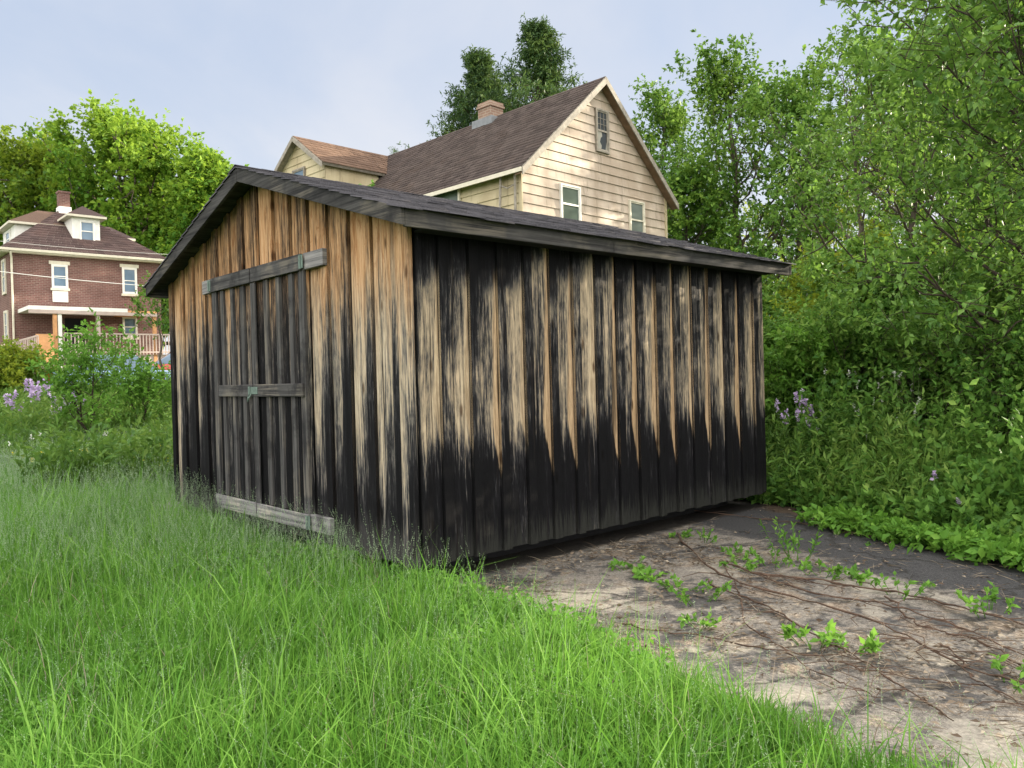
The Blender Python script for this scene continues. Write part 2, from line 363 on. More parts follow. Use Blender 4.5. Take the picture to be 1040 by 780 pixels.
def plant(name, label, cat, loc, seed, H, R, base=.25, limbs=14, subs=5, twigs=5, m=9, leaf=.1, tw=.4, mat='wood_leaf', bark='bark', tr=.15,
          lean=(0, 0), stems=1, elev=(20, 70), shape='round', spread=.2, wr=.55, droop=.15, group=None, parts=('trunk', 'crown'), lightup=.25, sides=6, limbr=.5):
    rng = np.random.default_rng(seed)
    root = empty(name, loc, 0, label, cat, group)
    lines, tips, dirs, cl = skeleton(rng, H, R, base, limbs, subs, tr, lean, stems, elev, shape, spread, limbr)
    n = len(tips)*twigs; S = np.repeat(tips, twigs, 0); D0 = np.repeat(dirs, twigs, 0)
    D = nrm(D0*.55+rng.normal(size=(n, 3))*.8+np.array([0, 0, .12 if shape != 'cone' else -.25]))
    S = S+rng.normal(size=(n, 3))*tw*.30; Ln = tw*rng.uniform(.5, 1.2, n); c = np.repeat(cl, twigs)
    if shape == 'cone': Ln = Ln*np.clip((1.12-S[:, 2]/H)/.42, .25, 1.15)
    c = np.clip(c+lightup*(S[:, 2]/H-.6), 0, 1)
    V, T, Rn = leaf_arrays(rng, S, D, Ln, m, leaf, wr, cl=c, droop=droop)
    if tw*F/max(loc[1], 1) > 25:
        for i in range(0, n, 2): lines.append((np.array([S[i]-D[i]*.1*tw, S[i]+D[i]*Ln[i]*.5, S[i]+D[i]*Ln[i]]), np.array([.004, .003, .0015])))
    link(parts[0], tubes_mesh(name+'_wood', lines, sides), M[bark], root)
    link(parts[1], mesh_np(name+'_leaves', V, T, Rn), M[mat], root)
    return root
# ================================================================== SHED
TH = rad(41.9); UX = np.array([math.cos(TH), math.sin(TH)]); VX = np.array([-UX[1], UX[0]]); SC0 = np.array([-.63, 5.03])
def shed2w(a, b, z=0): p = SC0+UX*a+VX*b; return (p[0], p[1], z)
def w2shed(x, y): d = np.stack([x-SC0[0], y-SC0[1]], -1); return d@UX, d@VX
LU, LV, WT = 4.17, 4.32, 2.36
RV, RZ = 2.10, 3.12; SL = .315       # roof top at ridge, slope
OV = .22
def roofz(v): return RZ-SL*abs(v-RV)
shed = empty('wooden_shed', shed2w(0, 0, 0), TH, 'low gabled shed of blackened board and batten wood on the driveway edge', 'shed')
rnd = random.Random(3)
# front gable wall
g = MB(); v = -.0; edges = [0]; k = 0
while .42+.29*k < LV-.05: edges.append(.42+.29*k); k += 1
edges = [0.0, .13]+edges[1:]+[LV]
for a, b in zip(edges[:-1], edges[1:]):
    j = rnd.uniform(0, .006); zb = BASEZ+rnd.uniform(-.015, .015); x0, x1 = j, .03+j*.2
    zs = [(a+.0015, roofz(a)-.05), (b-.0015, roofz(b)-.05)]
    pts = [(a+.0015, zb), (b-.0015, zb), (zs[1][0], zs[1][1])]+([(RV, RZ-.05)] if a < RV < b else [])+[(zs[0][0], zs[0][1])]
    g.prism([(x1, p[0], p[1]) for p in pts], [(x0, p[0], p[1]) for p in pts])
for e in edges[2:-1]:
    a, b = e, e+.085
    z0 = BASEZ-.005+rnd.uniform(-.01, .02)
    segs = [(z0, None)]
    if 1.12 < e+.04 < 3.12: segs = [(2.315, None)]             # above the doors only
    for (z0_, _) in segs:
        x0 = -.024+rnd.uniform(-.002, .002)
        pts = [(a, z0_), (b, z0_), (b, roofz(b)-.055), (a, roofz(a)-.055)]
        g.prism([(.004, p[0], p[1]) for p in pts], [(x0, p[0], p[1]) for p in pts])
g.prism([(.004, y, z) for y, z in ((-.028, BASEZ), (.105, BASEZ), (.105, roofz(.1)-.055), (-.028, roofz(0)-.06))],
        [(-.026, y, z) for y, z in ((-.028, BASEZ), (.105, BASEZ), (.105, roofz(.1)-.055), (-.028, roofz(0)-.06))])
g.build('front_wall', M['gable'], shed, .003)
# long side wall facing the driveway
def sidewall(y0, sgn, mat):
    g = MB(); ed = [0.032 if sgn > 0 else .032]+[.22+.25*k for k in range(16)]+[LU]
    for a, b in zip(ed[:-1], ed[1:]):
        j = rnd.uniform(0, .006); zb = BASEZ+rnd.uniform(-.004, .004)
        g.box((a+.0015, min(y0+sgn*j, y0+sgn*.03), zb), (b-.0015, max(y0+sgn*j, y0+sgn*.03), roofz(0)-.06))
    for e in ed[1:-1]+[.036]:
        w = .075 if e > .1 else .05
        y1 = y0-sgn*(.022+rnd.uniform(-.002, .003)); zb = BASEZ-.002+rnd.uniform(-.004, .004)
        g.box((e, min(y1, y0+sgn*.003), zb), (e+w, max(y1, y0+sgn*.003), roofz(0)-.064))
    return g.build('side_wall', mat, shed, .003)
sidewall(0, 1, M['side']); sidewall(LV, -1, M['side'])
g = MB(); pts = [(.04, BASEZ), (LV-.04, BASEZ), (LV-.04, roofz(LV)-.06), (RV, RZ-.06), (.04, roofz(0)-.06)]
g.prism([(LU-.03, p[0], p[1]) for p in pts], [(LU+.0, p[0], p[1]) for p in pts])
for k in range(14): a = .2+.29*k; g.box((LU-.003, a, BASEZ), (LU+.02, a+.08, roofz(a+.04)-.09))
g.build('rear_wall', M['gable'], shed)
g = MB(); g.box((.06, .06, BASEZ+.01), (LU-.06, LV-.06, BASEZ+.05)); g.build('floor', M['upright'], shed)
for b in (.35, 2.1, 3.9):
    g = MB(); g.box((.15, b, .004), (LU-.15, b+.12, BASEZ+.008)); g.build('skid', M['dark'], shed)
# roof
x0, x1 = -.20, LU+.17
roof = None; g = MB()
for sg in (-1, 1):
    e = RV+sg*(RV+OV); ze = roofz(e)
    P = [(x0+.03, RV, RZ-.012), (x1-.03, RV, RZ-.012), (x1-.03, e, ze-.012), (x0+.03, e, ze-.012)]
    Q = [(a, b, c-.028) for a, b, c in P]
    g.prism(Q if sg > 0 else Q[::-1], P if sg > 0 else P[::-1])
roof = g.build('roof', M['trim'], shed)
Vs, Fs, Rn = [], [], []
for sg in (-1, 1):
    run = RV+OV+.025; n = 17; ca = math.hypot(1, SL)
    for i in range(n):
        d0 = run-(i+1)*run/n-.02; d1 = run-i*run/n+.02*(i == 0)
        d0 = max(d0, 0.0); x = x0-.012-rnd.uniform(0, .2)
        lift0, lift1 = .001, .011
        while x < x1+.012:
            w = rnd.uniform(.14, .34); a, b = max(x, x0-.012), min(x+w-.004, x1+.012); x += w
            if b-a < .02: continue
            l1 = lift1+rnd.uniform(-.003, .007); dd = d1+rnd.uniform(-.006, .012)
            def P(xx, d, lf): return (xx, RV+sg*d, RZ-SL*d+lf-.012)
            q = [P(a, d0, lift0), P(b, d0, lift0), P(b, dd, l1), P(a, dd, l1)]
            q2 = [(p[0], p[1], p[2]-.010) for p in q]; o = len(Vs); Vs += q2+q; r = rnd.random()
            for f in ((0, 1, 2, 3), (4, 5, 6, 7), (0, 1, 5, 4), (1, 2, 6, 5), (2, 3, 7, 6), (3, 0, 4, 7)): Fs.append([o+i_ for i_ in f]); Rn.append(r)
for k in range(20):                                           # ridge caps
    a = x0-.012+k*(x1-x0+.024)/20; b = a+.25; r = rnd.random()
    for sg in (-1, 1):
        o = len(Vs); q = [(a, RV, RZ+.006), (b, RV, RZ+.002), (b, RV+sg*.13, RZ-SL*.13+.006), (a, RV+sg*.13, RZ-SL*.13+.008)]
        Vs += [(p[0], p[1], p[2]-.006) for p in q]+q
        for f in ((0, 1, 2, 3), (4, 5, 6, 7), (0, 1, 5, 4), (1, 2, 6, 5), (2, 3, 7, 6), (3, 0, 4, 7)): Fs.append([o+i_ for i_ in f]); Rn.append(r)
link('shingles', mesh_np('shed_shingles', np.array(Vs), np.array(Fs), Rn), M['black_shingle'], roof)
for xx in (x0, x1-.028):
    for sg in (-1, 1):
        e = RV+sg*(RV+OV); g = MB()
        pts = [(RV+sg*.0015, RZ-.014), (e, roofz(e)-.014), (e, roofz(e)-.118), (RV+sg*.0015, RZ-.132)]
        g.prism([(xx, p[0], p[1]) for p in pts], [(xx+.028, p[0], p[1]) for p in pts]); g.build('rake_board', M['trim'], shed, .003)
for sg in (-1, 1):
    e = RV+sg*(RV+OV); g = MB(); ze = roofz(e); y0, y1 = sorted((e, e-sg*.026))
    xa = x0+.03
    for xb in (1.72, x1-.03):
        g.box((xa, y0+rnd.uniform(0, .004), ze-.124), (xb-.003, y1, ze-.0145)); xa = xb
    g.build('fascia_board', M['trim'], shed, .003)
    g = MB(); g.box((.03, min(e-sg*.03, RV+sg*RV*1.01), ze-.11), (LU, max(e-sg*.03, RV+sg*RV*1.01), ze-.10)); g.build('soffit', M['dark'], shed)
# double door (two leaves) on the front gable
def leaf_door(va, vb, stile_at):
    g = MB(); n = 4; w = (vb-va)/n
    for i in range(n):
        j = rnd.uniform(0, .004); g.box((-.030+j, va+i*w+.001, .27), (-.002, va+(i+1)*w-.001, 2.312))
    d = g.build('door', M['door'], shed, .003)
    for i in range(1, n):
        g = MB(); g.box((-.050, va+i*w-.032, .363), (-.0265, va+i*w+.034, 2.187)); g.build('batten', M['upright'], d, .003)
    g = MB(); s0 = va if stile_at == 'lo' else vb-.085
    g.box((-.054, s0, .262), (-.0285, s0+.085, 2.20)); g.build('stile', M['upright'], d, .003)
    for (za, zb) in ((2.19, 2.312), (1.245, 1.345), (.245, .36)):
        g = MB(); sa, sb = (va, vb)
        if za == 1.245: sa, sb = (va, vb-.14) if stile_at == 'hi' else (va+.02, vb)
        g.box((-.074, sa+.002, za), (-.0525, sb-.002, zb)); g.build('ledge', M['pale_ledge'] if za < .3 else M['ledge'], d, .004)
    return d
dR = leaf_door(1.30, 2.185, 'lo'); dL = leaf_door(2.205, 3.06, 'hi')
g = MB(); g.box((-.066, 2.13, .363), (-.0505, 2.215, 2.185)); g.build('meeting_strip', M['upright'], dR, .003)
for (a, b) in ((.99, 1.285), (3.07, 3.27)):
    for (za, zb) in ((2.19, 2.312), (.245, .365)):
        if a > 3 and za < 1: continue
        g = MB(); g.box((-.060, a, za), (-.022, b, zb)); g.build('strap_block', M['pale_ledge'], shed, .004)
for vv in (1.292, 3.065):
    for zz in (2.25,) + ((.305,) if vv < 2 else ()):
        g = MB(); g.box((-.0775, vv-.034, zz-.05), (-.0745, vv+.034, zz+.05)); g.tube([(-.080, vv, zz-.052), (-.080, vv, zz+.052)], .006, 8)
        g.build('hinge', M['verdigris'], shed)
lt = MB(); lt.box((-.080, 2.10, 1.265), (-.0745, 2.275, 1.325)); lt.box((-.088, 2.225, 1.262), (-.079, 2.258, 1.328))
lt.tube([(-.082, 2.21, 1.27), (-.10, 2.215, 1.235), (-.095, 2.25, 1.205), (-.085, 2.265, 1.235), (-.081, 2.26, 1.27)], .006, 6)
lt.build('latch', M['verdigris'], shed)
# ================================================================== CREAM HOUSE behind the shed
T2 = rad(44.6); U2 = np.array([math.cos(T2), math.sin(T2)]); V2 = np.array([-U2[1], U2[0]]); H0 = np.array([15/810*21, 21.])
house = empty('cream_house', (H0[0], H0[1], 0), T2, 'two storey cream clapboard house with a steep brown roof behind the shed', 'house')
W, LEN, ZE, ZR = 6.55, 13.2, 6.95, 9.88; RM = W/2; HS = (ZR-ZE)/RM
GZ = .7
def hz(a): return ZR-HS*abs(a-RM)
def clap_gable(g, y, a0, a1, z0, ztop, pitch, topf, th=.022):
    z = z0
    while z < ztop:
        zb = min(z+pitch, ztop); 
        p = [topf(z), topf(zb)]
        l0, r0 = max(a0, p[0][0]), min(a1, p[0][1]); l1, r1 = max(a0, p[1][0]), min(a1, p[1][1])
        if r0-l0 > .05:
            g.add([(l0, y-th, z), (r0, y-th, z), (max(r1, l1+.01), y-.004, zb), (l1, y-.004, zb), (l0, y, z), (r0, y, z)], [(0, 1, 2, 3), (4, 5, 1, 0)])
        z = zb
fn = lambda z: (0, W) if z <= ZE else ((z-ZE)/HS, W-(z-ZE)/HS)
g = MB(); clap_gable(g, 0, 0, W, GZ, ZR-.02, .262, fn, .034)
pts = [(0, GZ), (W, GZ), (W, ZE), (RM, ZR-.02), (0, ZE)]
g.prism([(p[0], .02, p[1]) for p in pts], [(p[0], .0, p[1]) for p in pts]); g.build('gable_wall', M['siding'], house)
g = MB(); z = GZ
while z < ZE-.01:
    zb = min(z+.262, ZE); g.add([(-.034, 0, z), (-.034, LEN, z), (-.004, LEN, zb), (-.004, 0, zb), (0, 0, z), (0, LEN, z)], [(0, 3, 2, 1), (0, 1, 5, 4)]); z = zb
g.box((0, .02, GZ), (.02, LEN, ZE)); g.build('side_wall', M['siding_side'], house)
g = MB(); g.box((W-.02, .02, GZ), (W, LEN, ZE)); pts = [(0.02, GZ), (W-.02, GZ), (W-.02, ZE), (RM, ZR-.05), (0.02, ZE)]
g.prism([(p[0], LEN, p[1]) for p in pts], [(p[0], LEN-.02, p[1]) for p in pts]); g.build('rear_wall', M['siding'], house)
for a_, b_ in (((-.045, -.045, GZ), (-.002, .07, ZE-.02)), ((W-.07, -.05, GZ), (W+.03, -.003, ZE-.02))):
    g = MB(); g.box(a_, b_); g.build('corner_board', M['siding_side'], house)
def slope_roof(p_ridge0, p_ridge1, p_eave1, p_eave0, name, mat, parent, courses, tab=.3, th=.02, seed=1, under=.10):
    r_ = random.Random(seed); R0, R1, E1, E0 = map(Vector, (p_ridge0, p_ridge1, p_eave1, p_eave0))
    N = (R1-R0).cross(E0-R0).normalized(); N = N if N.z > 0 else -N
    g = MB(); Q = [p-N*.004 for p in (R0, R1, E1, E0)]; g.prism([p-N*under for p in Q], Q)
    deck = g.build(name, M['house_trim'], parent); Vs, Fs, Rn = [], [], []
    for i in range(courses):
        f0, f1 = i/courses, (i+1.08)/courses
        a0, a1 = R0.lerp(E0, f0), R1.lerp(E1, f0); b0, b1 = R0.lerp(E0, f1), R1.lerp(E1, f1); L = max((a1-a0).length, (b1-b0).length); x = -r_.uniform(0, tab)
        while x < L:
            w = tab*r_.uniform(.6, 1.3); s, e = max(0, x/L), min(1, (x+w-.012)/L); x += w
            if e <= s: continue
            lf = th*r_.uniform(.7, 1.3); q = [a0.lerp(a1, s)+N*.002, a0.lerp(a1, e)+N*.002, b0.lerp(b1, e)+N*lf, b0.lerp(b1, s)+N*lf, b0.lerp(b1, e), b0.lerp(b1, s)]
            o = len(Vs); Vs += [tuple(p) for p in q]; Fs += [(o, o+1, o+2, o+3), (o+3, o+2, o+4, o+5)]; r = r_.random(); Rn += [r, r]
    me = mesh_np(name+'_shingles', np.array(Vs), np.array(Fs), Rn); link('shingles', me, mat, deck); return deck
ov = .28; yo = -.30
for sg in (-1, 1):
    e = RM+sg*(RM+ov); mainr = slope_roof((RM, yo, ZR+.08), (RM, LEN+.3, ZR+.08), (e, LEN+.3, hz(e)+.08), (e, yo, hz(e)+.08), 'roof', M['brown_shingle'], house, 26, seed=5+sg)
    if sg < 0: front_roof = mainr
    g = MB(); pts = [(RM+sg*.002, ZR+.05), (e, hz(e)+.05), (e, hz(e)-.14), (RM+sg*.002, ZR-.15)]
    g.prism([(p[0], yo-.035, p[1]) for p in pts], [(p[0], yo-.002, p[1]) for p in pts]); g.build('rake_board', M['house_trim'], house)
    g = MB(); pts = [(RM+sg*.01, ZR-.06), (e, hz(e)-.06), (e, hz(e)-.10), (RM+sg*.01, ZR-.10)]
    g.prism([(p[0], yo+.002, p[1]) for p in pts], [(p[0], -.04, p[1]) for p in pts]); g.build('soffit', M['soffit'], house)
    g = MB(); g.box((e-.05 if sg < 0 else e+.004, yo, hz(e)-.05), (e-.004 if sg < 0 else e+.05, LEN+.3, hz(e)+.06)); g.build('gutter', M['cream'], house)
def window(parent, plane, a0, a1, z0, z1, off, frame='white', glass='glass', fw=.07, cross=True, curtain=False, split=True, name='window'):
    """plane 'x': wall in local x at y=off facing -y; plane 'y': wall along y at x=off facing -x"""
    def P(a, d, z): return (a, off-d, z) if plane == 'x' else (off-d, a, z)
    def bx(g, a, b, za, zb, d0, d1):
        p, q = P(a, d0, za), P(b, d1, zb); g.box(tuple(map(min, p, q)), tuple(map(max, p, q)))
    g = MB(); bx(g, a0-fw, a0, z0-fw, z1+fw, .0, .075); bx(g, a1, a1+fw, z0-fw, z1+fw, .0, .075); bx(g, a0+.001, a1-.001, z1, z1+fw, .0, .073); bx(g, a0+.001, a1-.001, z0-fw, z0, .0, .073)
    w = g.build(name, M[frame], parent, .006)
    g = MB(); bx(g, a0+.001, a1-.001, z0+.001, z1-.001, -.005, .030); pane = g.build('pane', M[glass], w)
    g = MB(); s = .035
    bx(g, a0+.002, a0+s, z0+.002, z1-.002, .031, .055); bx(g, a1-s, a1-.002, z0+.002, z1-.002, .031, .055)
    bx(g, a0+s, a1-s, z1-s, z1-.002, .031, .054); bx(g, a0+s, a1-s, z0+.002, z0+s, .031, .054)
    if split: bx(g, a0+s, a1-s, (z0+z1)/2-.025, (z0+z1)/2+.025, .031, .058)
    g.build('sash', M[frame], w)
    return w
window(house, 'x', 1.50, 2.25, 5.62, 6.60, -.02, 'white', 'glass_green', .05)
window(house, 'x', 4.62, 5.28, 5.50, 6.58, -.02, 'cream', 'glass_green', .05)
aw = window(house, 'x', 3.12, 3.60, 7.88, 9.02, -.02, 'house_trim', 'glass', .06)
g = MB()
for k in range(1, 3): g.box((3.12+.16*k-.006, -.066, 8.47), (3.12+.16*k+.006, -.0505, 8.985))
for k in range(1, 3): g.box((3.155, -.0655, 8.47+.17*k-.006), (3.565, -.0508, 8.47+.17*k+.006))
g.build('glazing_bar', M['house_trim'], aw)
for pts in ([(3.157, 8.42), (3.157, 7.92), (3.30, 7.92), (3.33, 8.02), (3.25, 8.12), (3.29, 8.24), (3.36, 8.30), (3.34, 8.42)], [(3.50, 7.92), (3.563, 7.92), (3.563, 8.15), (3.53, 8.05)]):
    g = MB(); g.prism([(a, -.0505, z) for a, z in pts], [(a, -.0545, z) for a, z in pts]); g.build('glass_shard', M['curtain'], aw)
window(house, 'y', 2.45, 3.62, 5.75, 6.80, -.02, 'cream', 'glass_green', .06, split=False)
# cross gable at the far end of the roof
CY, CW, CS, CZ = 10.25, 1.62, -.55, 9.86; CE = CZ-1.12
g = MB(); sl = 1.12/CW
z = 6.9
def cfn(z): return (CY-CW, CY+CW) if z <= CE else (CY-(CZ-z)/sl, CY+(CZ-z)/sl)
while z < CZ-.05:
    zb = min(z+.262, CZ-.02); (l0, r0), (l1, r1) = cfn(z), cfn(zb)
    g.add([(CS-.03, l0, z), (CS-.03, r0, z), (CS-.004, max(r1, l1+.01), zb), (CS-.004, l1, zb), (CS, l0, z), (CS, r0, z)], [(0, 3, 2, 1), (0, 1, 5, 4)]); z = zb
pts = [(CY-CW, 6.9), (CY+CW, 6.9), (CY+CW, CE), (CY, CZ-.02), (CY-CW, CE)]
g.prism([(CS, p[0], p[1]) for p in pts], [(CS+.02, p[0], p[1]) for p in pts]); g.box((CS+.02, CY-CW, 6.9), (1.6, CY-CW+.03, CE)); g.box((CS+.02, CY+CW-.03, 6.9), (1.6, CY+CW, CE))
g.build('cross_gable', M['siding_side'], house)
for sg in (-1, 1):
    e = CY+sg*(CW+.22); ze = CZ-sl*(CW+.22)
    slope_roof((CS-.25, CY, CZ+.06), (RM, CY, CZ+.06), (RM, e, ze+.06), (CS-.25, e, ze+.06), 'cross_roof', M['rust_shingle'], house, 9, seed=20+sg)
    g = MB(); pts = [(CY+sg*.002, CZ+.03), (e, ze+.03), (e, ze-.13), (CY+sg*.002, CZ-.14)]
    g.prism([(CS-.285, p[0], p[1]) for p in pts], [(CS-.252, p[0], p[1]) for p in pts]); g.build('rake_board', M['house_trim'], house)
window(house, 'y', CY-.35, CY+.35, 7.9, 8.75, CS-.02, 'house_trim', 'glass_sky', .06)
# chimney
g = MB(); cy = 4.55; cx = RM
g.box((cx-.29, cy-.30, ZR-.5), (cx+.29, cy+.30, ZR+.36)); g.box((cx-.33, cy-.34, ZR+.362), (cx+.33, cy+.34, ZR+.44)); g.box((cx-.30, cy-.31, ZR+.442), (cx+.30, cy+.31, ZR+.54))
ch = g.build('chimney', M['chimney'], front_roof)
g = MB(); g.box((cx-.42, cy-.48, ZR-.45), (cx+.05, cy+.48, ZR-.02)); g.build('flashing', M['steel'], ch)
# antenna poles leaning at the corner
g = MB()
for (y, l) in ((.22, 0.0), (1.15, .0)): pass
m1 = MB(); m1.tube([(-.20, .12, GZ), (-.14, .10, 6.75)], .035, 8); 
lad = empty('trellis_frame', (H0[0], H0[1], 0), T2, 'tall weathered pole frame leaning on the corner of the cream house', 'pole frame')
m1.build('pole', M['house_trim'], lad); m1 = MB(); m1.tube([(-.30, .85, GZ), (-.16, .62, 6.70)], .035, 8); m1.build('pole', M['house_trim'], lad)
m2 = MB(); m2.tube([(-.145, .10, 6.42), (-.18, .35, 6.34), (-.165, .62, 6.46)], .02, 6); m2.build('crossbar', M['house_trim'], lad)
m2 = MB(); m2.tube([(-.15, .11, 4.9), (-.17, .70, 4.9)], .025, 6); m2.build('crossbar', M['house_trim'], lad)
# ================================================================== BRICK HOUSE on the left
B0 = np.array([-507/810*38, 38.]); ZB = 2.2
bh = empty('brick_house', (B0[0], B0[1], 0), TH, 'red brick house with hipped brown roof, white dormers and chimney', 'house')
BW, BD, BE = 6.94, 8.2, 8.0
g = MB(); g.box((0, 0, ZB), (BW, .25, BE)); g.box((0, .25, ZB), (.25, BD, BE)); g.box((BW-.25, .25, ZB), (BW, BD, BE)); g.box((.25, BD-.25, ZB), (BW-.25, BD, BE)); g.build('wall', M['brick'], bh)
eo = .38; e0, e1, d0, d1 = -eo, BW+eo, -eo, BD+eo; PKZ = 11.0; pk0, pk1 = (3.15, 4.1), (3.85, 4.1)
def tri_roof(corners, name, parent, mat, courses=18, seed=1):
    """corners: eave a, eave b, ridge b, ridge a"""
    a, b, rb, ra = corners; return slope_roof(ra, rb, b, a, name, mat, parent, courses, seed=seed, under=.06, tab=.35)
za = BE+.10
hip = tri_roof(((e0, d0, za), (e1, d0, za), (*pk1, PKZ), (*pk0, PKZ)), 'roof', bh, M['slate_shingle'], seed=31)
tri_roof(((e0, d1, za), (e0, d0, za), (*pk0, PKZ), (*pk0, PKZ+.001)), 'roof', bh, M['slate_shingle'], seed=32)
tri_roof(((e1, d0, za), (e1, d1, za), (*pk1, PKZ+.001), (*pk1, PKZ)), 'roof', bh, M['slate_shingle'], seed=33)
tri_roof(((e1, d1, za), (e0, d1, za), (*pk0, PKZ), (*pk1, PKZ)), 'roof', bh, M['slate_shingle'], seed=34)
g = MB(); g.box((e0, d0, BE-.10), (e1, d1, BE+.03)); g.build('eave_box', M['cream'], bh, .01)
g = MB(); g.box((e0-.1, d0-.10, BE-.04), (e1+.1, d0-.002, BE+.08)); g.box((e0-.1, d0, BE-.04), (e0-.002, d1, BE+.08)); g.build('gutter', M['cream'], bh, .01)
dp = MB(); dp.tube([(.0, -.42, BE-.05), (.08, -.2, BE-.35), (.10, -.08, BE-.6), (.10, -.08, ZB)], .05, 8); dp.build('downspout', M['cream'], bh)
def chim(x, y, z0, z1, parent):
    g = MB(); g.box((x-.26, y-.26, z0), (x+.26, y+.26, z1)); g.box((x-.30, y-.30, z1+.002), (x+.30, y+.30, z1+.10)); c = g.build('chimney', M['brick'], parent)
    g = MB(); g.box((x-.30, y-.34, z0), (x+.30, y+.30, z0+.40)); g.build('flashing', M['white'], c); return c
chim(3.35, 4.1, 10.75, 11.9, hip)
def dormer(x0, x1, yf, z0, z1, yb, parent, mat, over=.25, win=None, axis='x', rise=.75):
    """hipped dormer: face at yf looking out, walls back to yb"""
    T = (lambda x, y, z: (x, y, z)) if axis == 'x' else (lambda x, y, z: (y, x, z))
    g = MB(); a, b = T(x0, yf, z0), T(x1, yb, z1); g.box(tuple(map(min, a, b)), tuple(map(max, a, b))); d = g.build('dormer', M['white'], parent, .01)
    g = MB(); a, b = T(x0-over, yf-over, z1+.002), T(x1+over, yb, z1+.11); g.box(tuple(map(min, a, b)), tuple(map(max, a, b))); g.build('eave', M['cream'], d)
    xm = (x0+x1)/2; zt = z1+.112; A, B, Cc, Dd = (x0-over, yf-over, zt), (x1+over, yf-over, zt), (x1+over, yb, zt), (x0-over, yb, zt); pf = yf+(x1-x0)*.45; R0, R1 = (xm, pf, zt+rise), (xm, yb+1.2, zt+rise)
    g = MB(); V_ = [T(*p) for p in (A, B, Cc, Dd, R0, R1)]
    g.add(V_, [(0, 1, 4), (1, 2, 5, 4), (3, 0, 4, 5), (0, 3, 2, 1), (2, 3, 5)])
    me = g.build('roof', mat, d)
    if win: window(d, axis, win[0], win[1], win[2], win[3], yf-.004, 'white', 'glass_sky', .06)
    return d
dormer(3.02, 4.32, 1.05, 8.6, 10.12, 3.4, bh, M['slate_shingle'], .28, (3.40, 4.0, 8.95, 9.92), 'x', .62)
dormer(2.6, 5.6, .75, 8.5, 9.75, 3.2, bh, M['rust_shingle'], .30, (3.6, 4.6, 8.8, 9.55), 'y', 1.0)
g = MB(); g.box((BW-1.9, 3.2, 8.6), (BW-.55, 5.0, 9.5)); d3 = g.build('dormer', M['white'], bh); g = MB(); g.box((BW-2, 2.95, 9.502), (BW-.3, 5.25, 9.62)); g.build('eave', M['cream'], d3)
g = MB(); g.add([(BW-.3, 2.95, 9.622), (BW-.3, 5.25, 9.622), (BW-2.6, 5.25, 9.622), (BW-2.6, 2.95, 9.622), (BW-1.3, 4.1, 10.35), (BW-2.6, 4.1, 10.35)], [(0, 1, 4), (1, 2, 5, 4), (3, 0, 4, 5), (2, 3, 5)]); g.build('roof', M['slate_shingle'], d3)
def bwin(a0, a1, z0, z1, **k):
    w = window(bh, 'x', a0+.07, a1-.07, z0+.07, z1-.07, -.002, 'white', 'glass_sky', .07, **k)
    g = MB(); g.box((a0-.10, -.07, z1+.003), (a1+.10, -.002, z1+.17)); g.build('lintel', M['cream'], w)
    g = MB(); g.box((a0-.06, -.12, z0-.12), (a1+.06, -.002, z0-.003)); g.build('sill', M['cream'], w); return w
w1 = bwin(1.78, 2.50, 6.32, 7.48)
g = MB(); g.box((1.80, -.06, 5.64), (2.48, -.003, 6.18)); g.build('panel', M['white'], w1)
bwin(5.02, 5.74, 6.2, 7.56); bwin(4.97, 5.68, 3.95, 5.0)
w = window(bh, 'y', .75, 1.35, 6.1, 7.6, -.002, 'cream', 'glass_sky', .1); window(bh, 'y', .55, 1.15, 3.9, 5.1, -.002, 'cream', 'glass_sky', .1)
# porch
g = MB(); g.box((.30, -2.4, 5.02), (4.55, -.002, 5.20)); g.build('porch_roof', M['white'], bh, .01)
g = MB(); g.box((4.56, -2.3, 4.98), (5.95, -.003, 5.12)); g.build('porch_roof', M['porch_orange'], bh, .01)
g = MB(); g.box((.30, -2.42, 4.86), (5.95, -2.36, 5.015)); g.build('porch_beam', M['rail'], bh)
for a, c in ((1.30, 'porch_orange'), (1.50, 'white'), (3.15, 'rail'), (5.75, 'porch_orange')):
    g = MB(); g.box((a, -2.34, 2.1), (a+.16, -2.18, 4.98)); g.build('porch_post', M[c], bh)
g = MB(); g.box((0, -2.3, 2.0), (6.4, -.002, 2.95)); g.build('porch_deck', M['rail'], bh)
g = MB(); g.box((2.3, -.03, 2.96), (3.3, -.003, 4.85)); g.build('door', M['dark'], bh)
g = MB(); g.box((.55, -2.46, 2.6), (1.28, -2.36, 3.9)); g.build('porch_panel', M['porch_orange'], bh)
def railing(p, q, h=.95, n=26):
    g = MB(); p, q = Vector(p), Vector(q)
    for k in (0.12, h): g.beam(p+Vector((0, 0, k)), q+Vector((0, 0, k)), .06, .07)
    for i in range(n+1): b = p.lerp(q, i/n); g.beam(b, b+Vector((0, 0, h-.04)), .045, .045, (0, 1, 0))
    return g.build('railing', M['rail'], bh)
railing((1.7, -2.45, 2.95), (6.9, -2.45, 2.95), 1.0, 34); railing((.55, -2.5, 2.85), (-2.8, -3.6, 1.75), .95, 22); railing((.55, -2.9, 2.85), (-2.8, -4.1, 1.75), .95, 22)
g = MB(); g.add([(.6, -2.45, 2.8), (.6, -2.95, 2.8), (-2.9, -4.2, 1.6), (-2.9, -3.6, 1.6), (.6, -2.45, 2.65), (.6, -2.95, 2.65), (-2.9, -4.2, 1.45), (-2.9, -3.6, 1.45)], [(0, 1, 2, 3), (7, 6, 5, 4), (0, 4, 5, 1), (1, 5, 6, 2), (2, 6, 7, 3), (3, 7, 4, 0)]); g.build('ramp', M['rail'], bh)
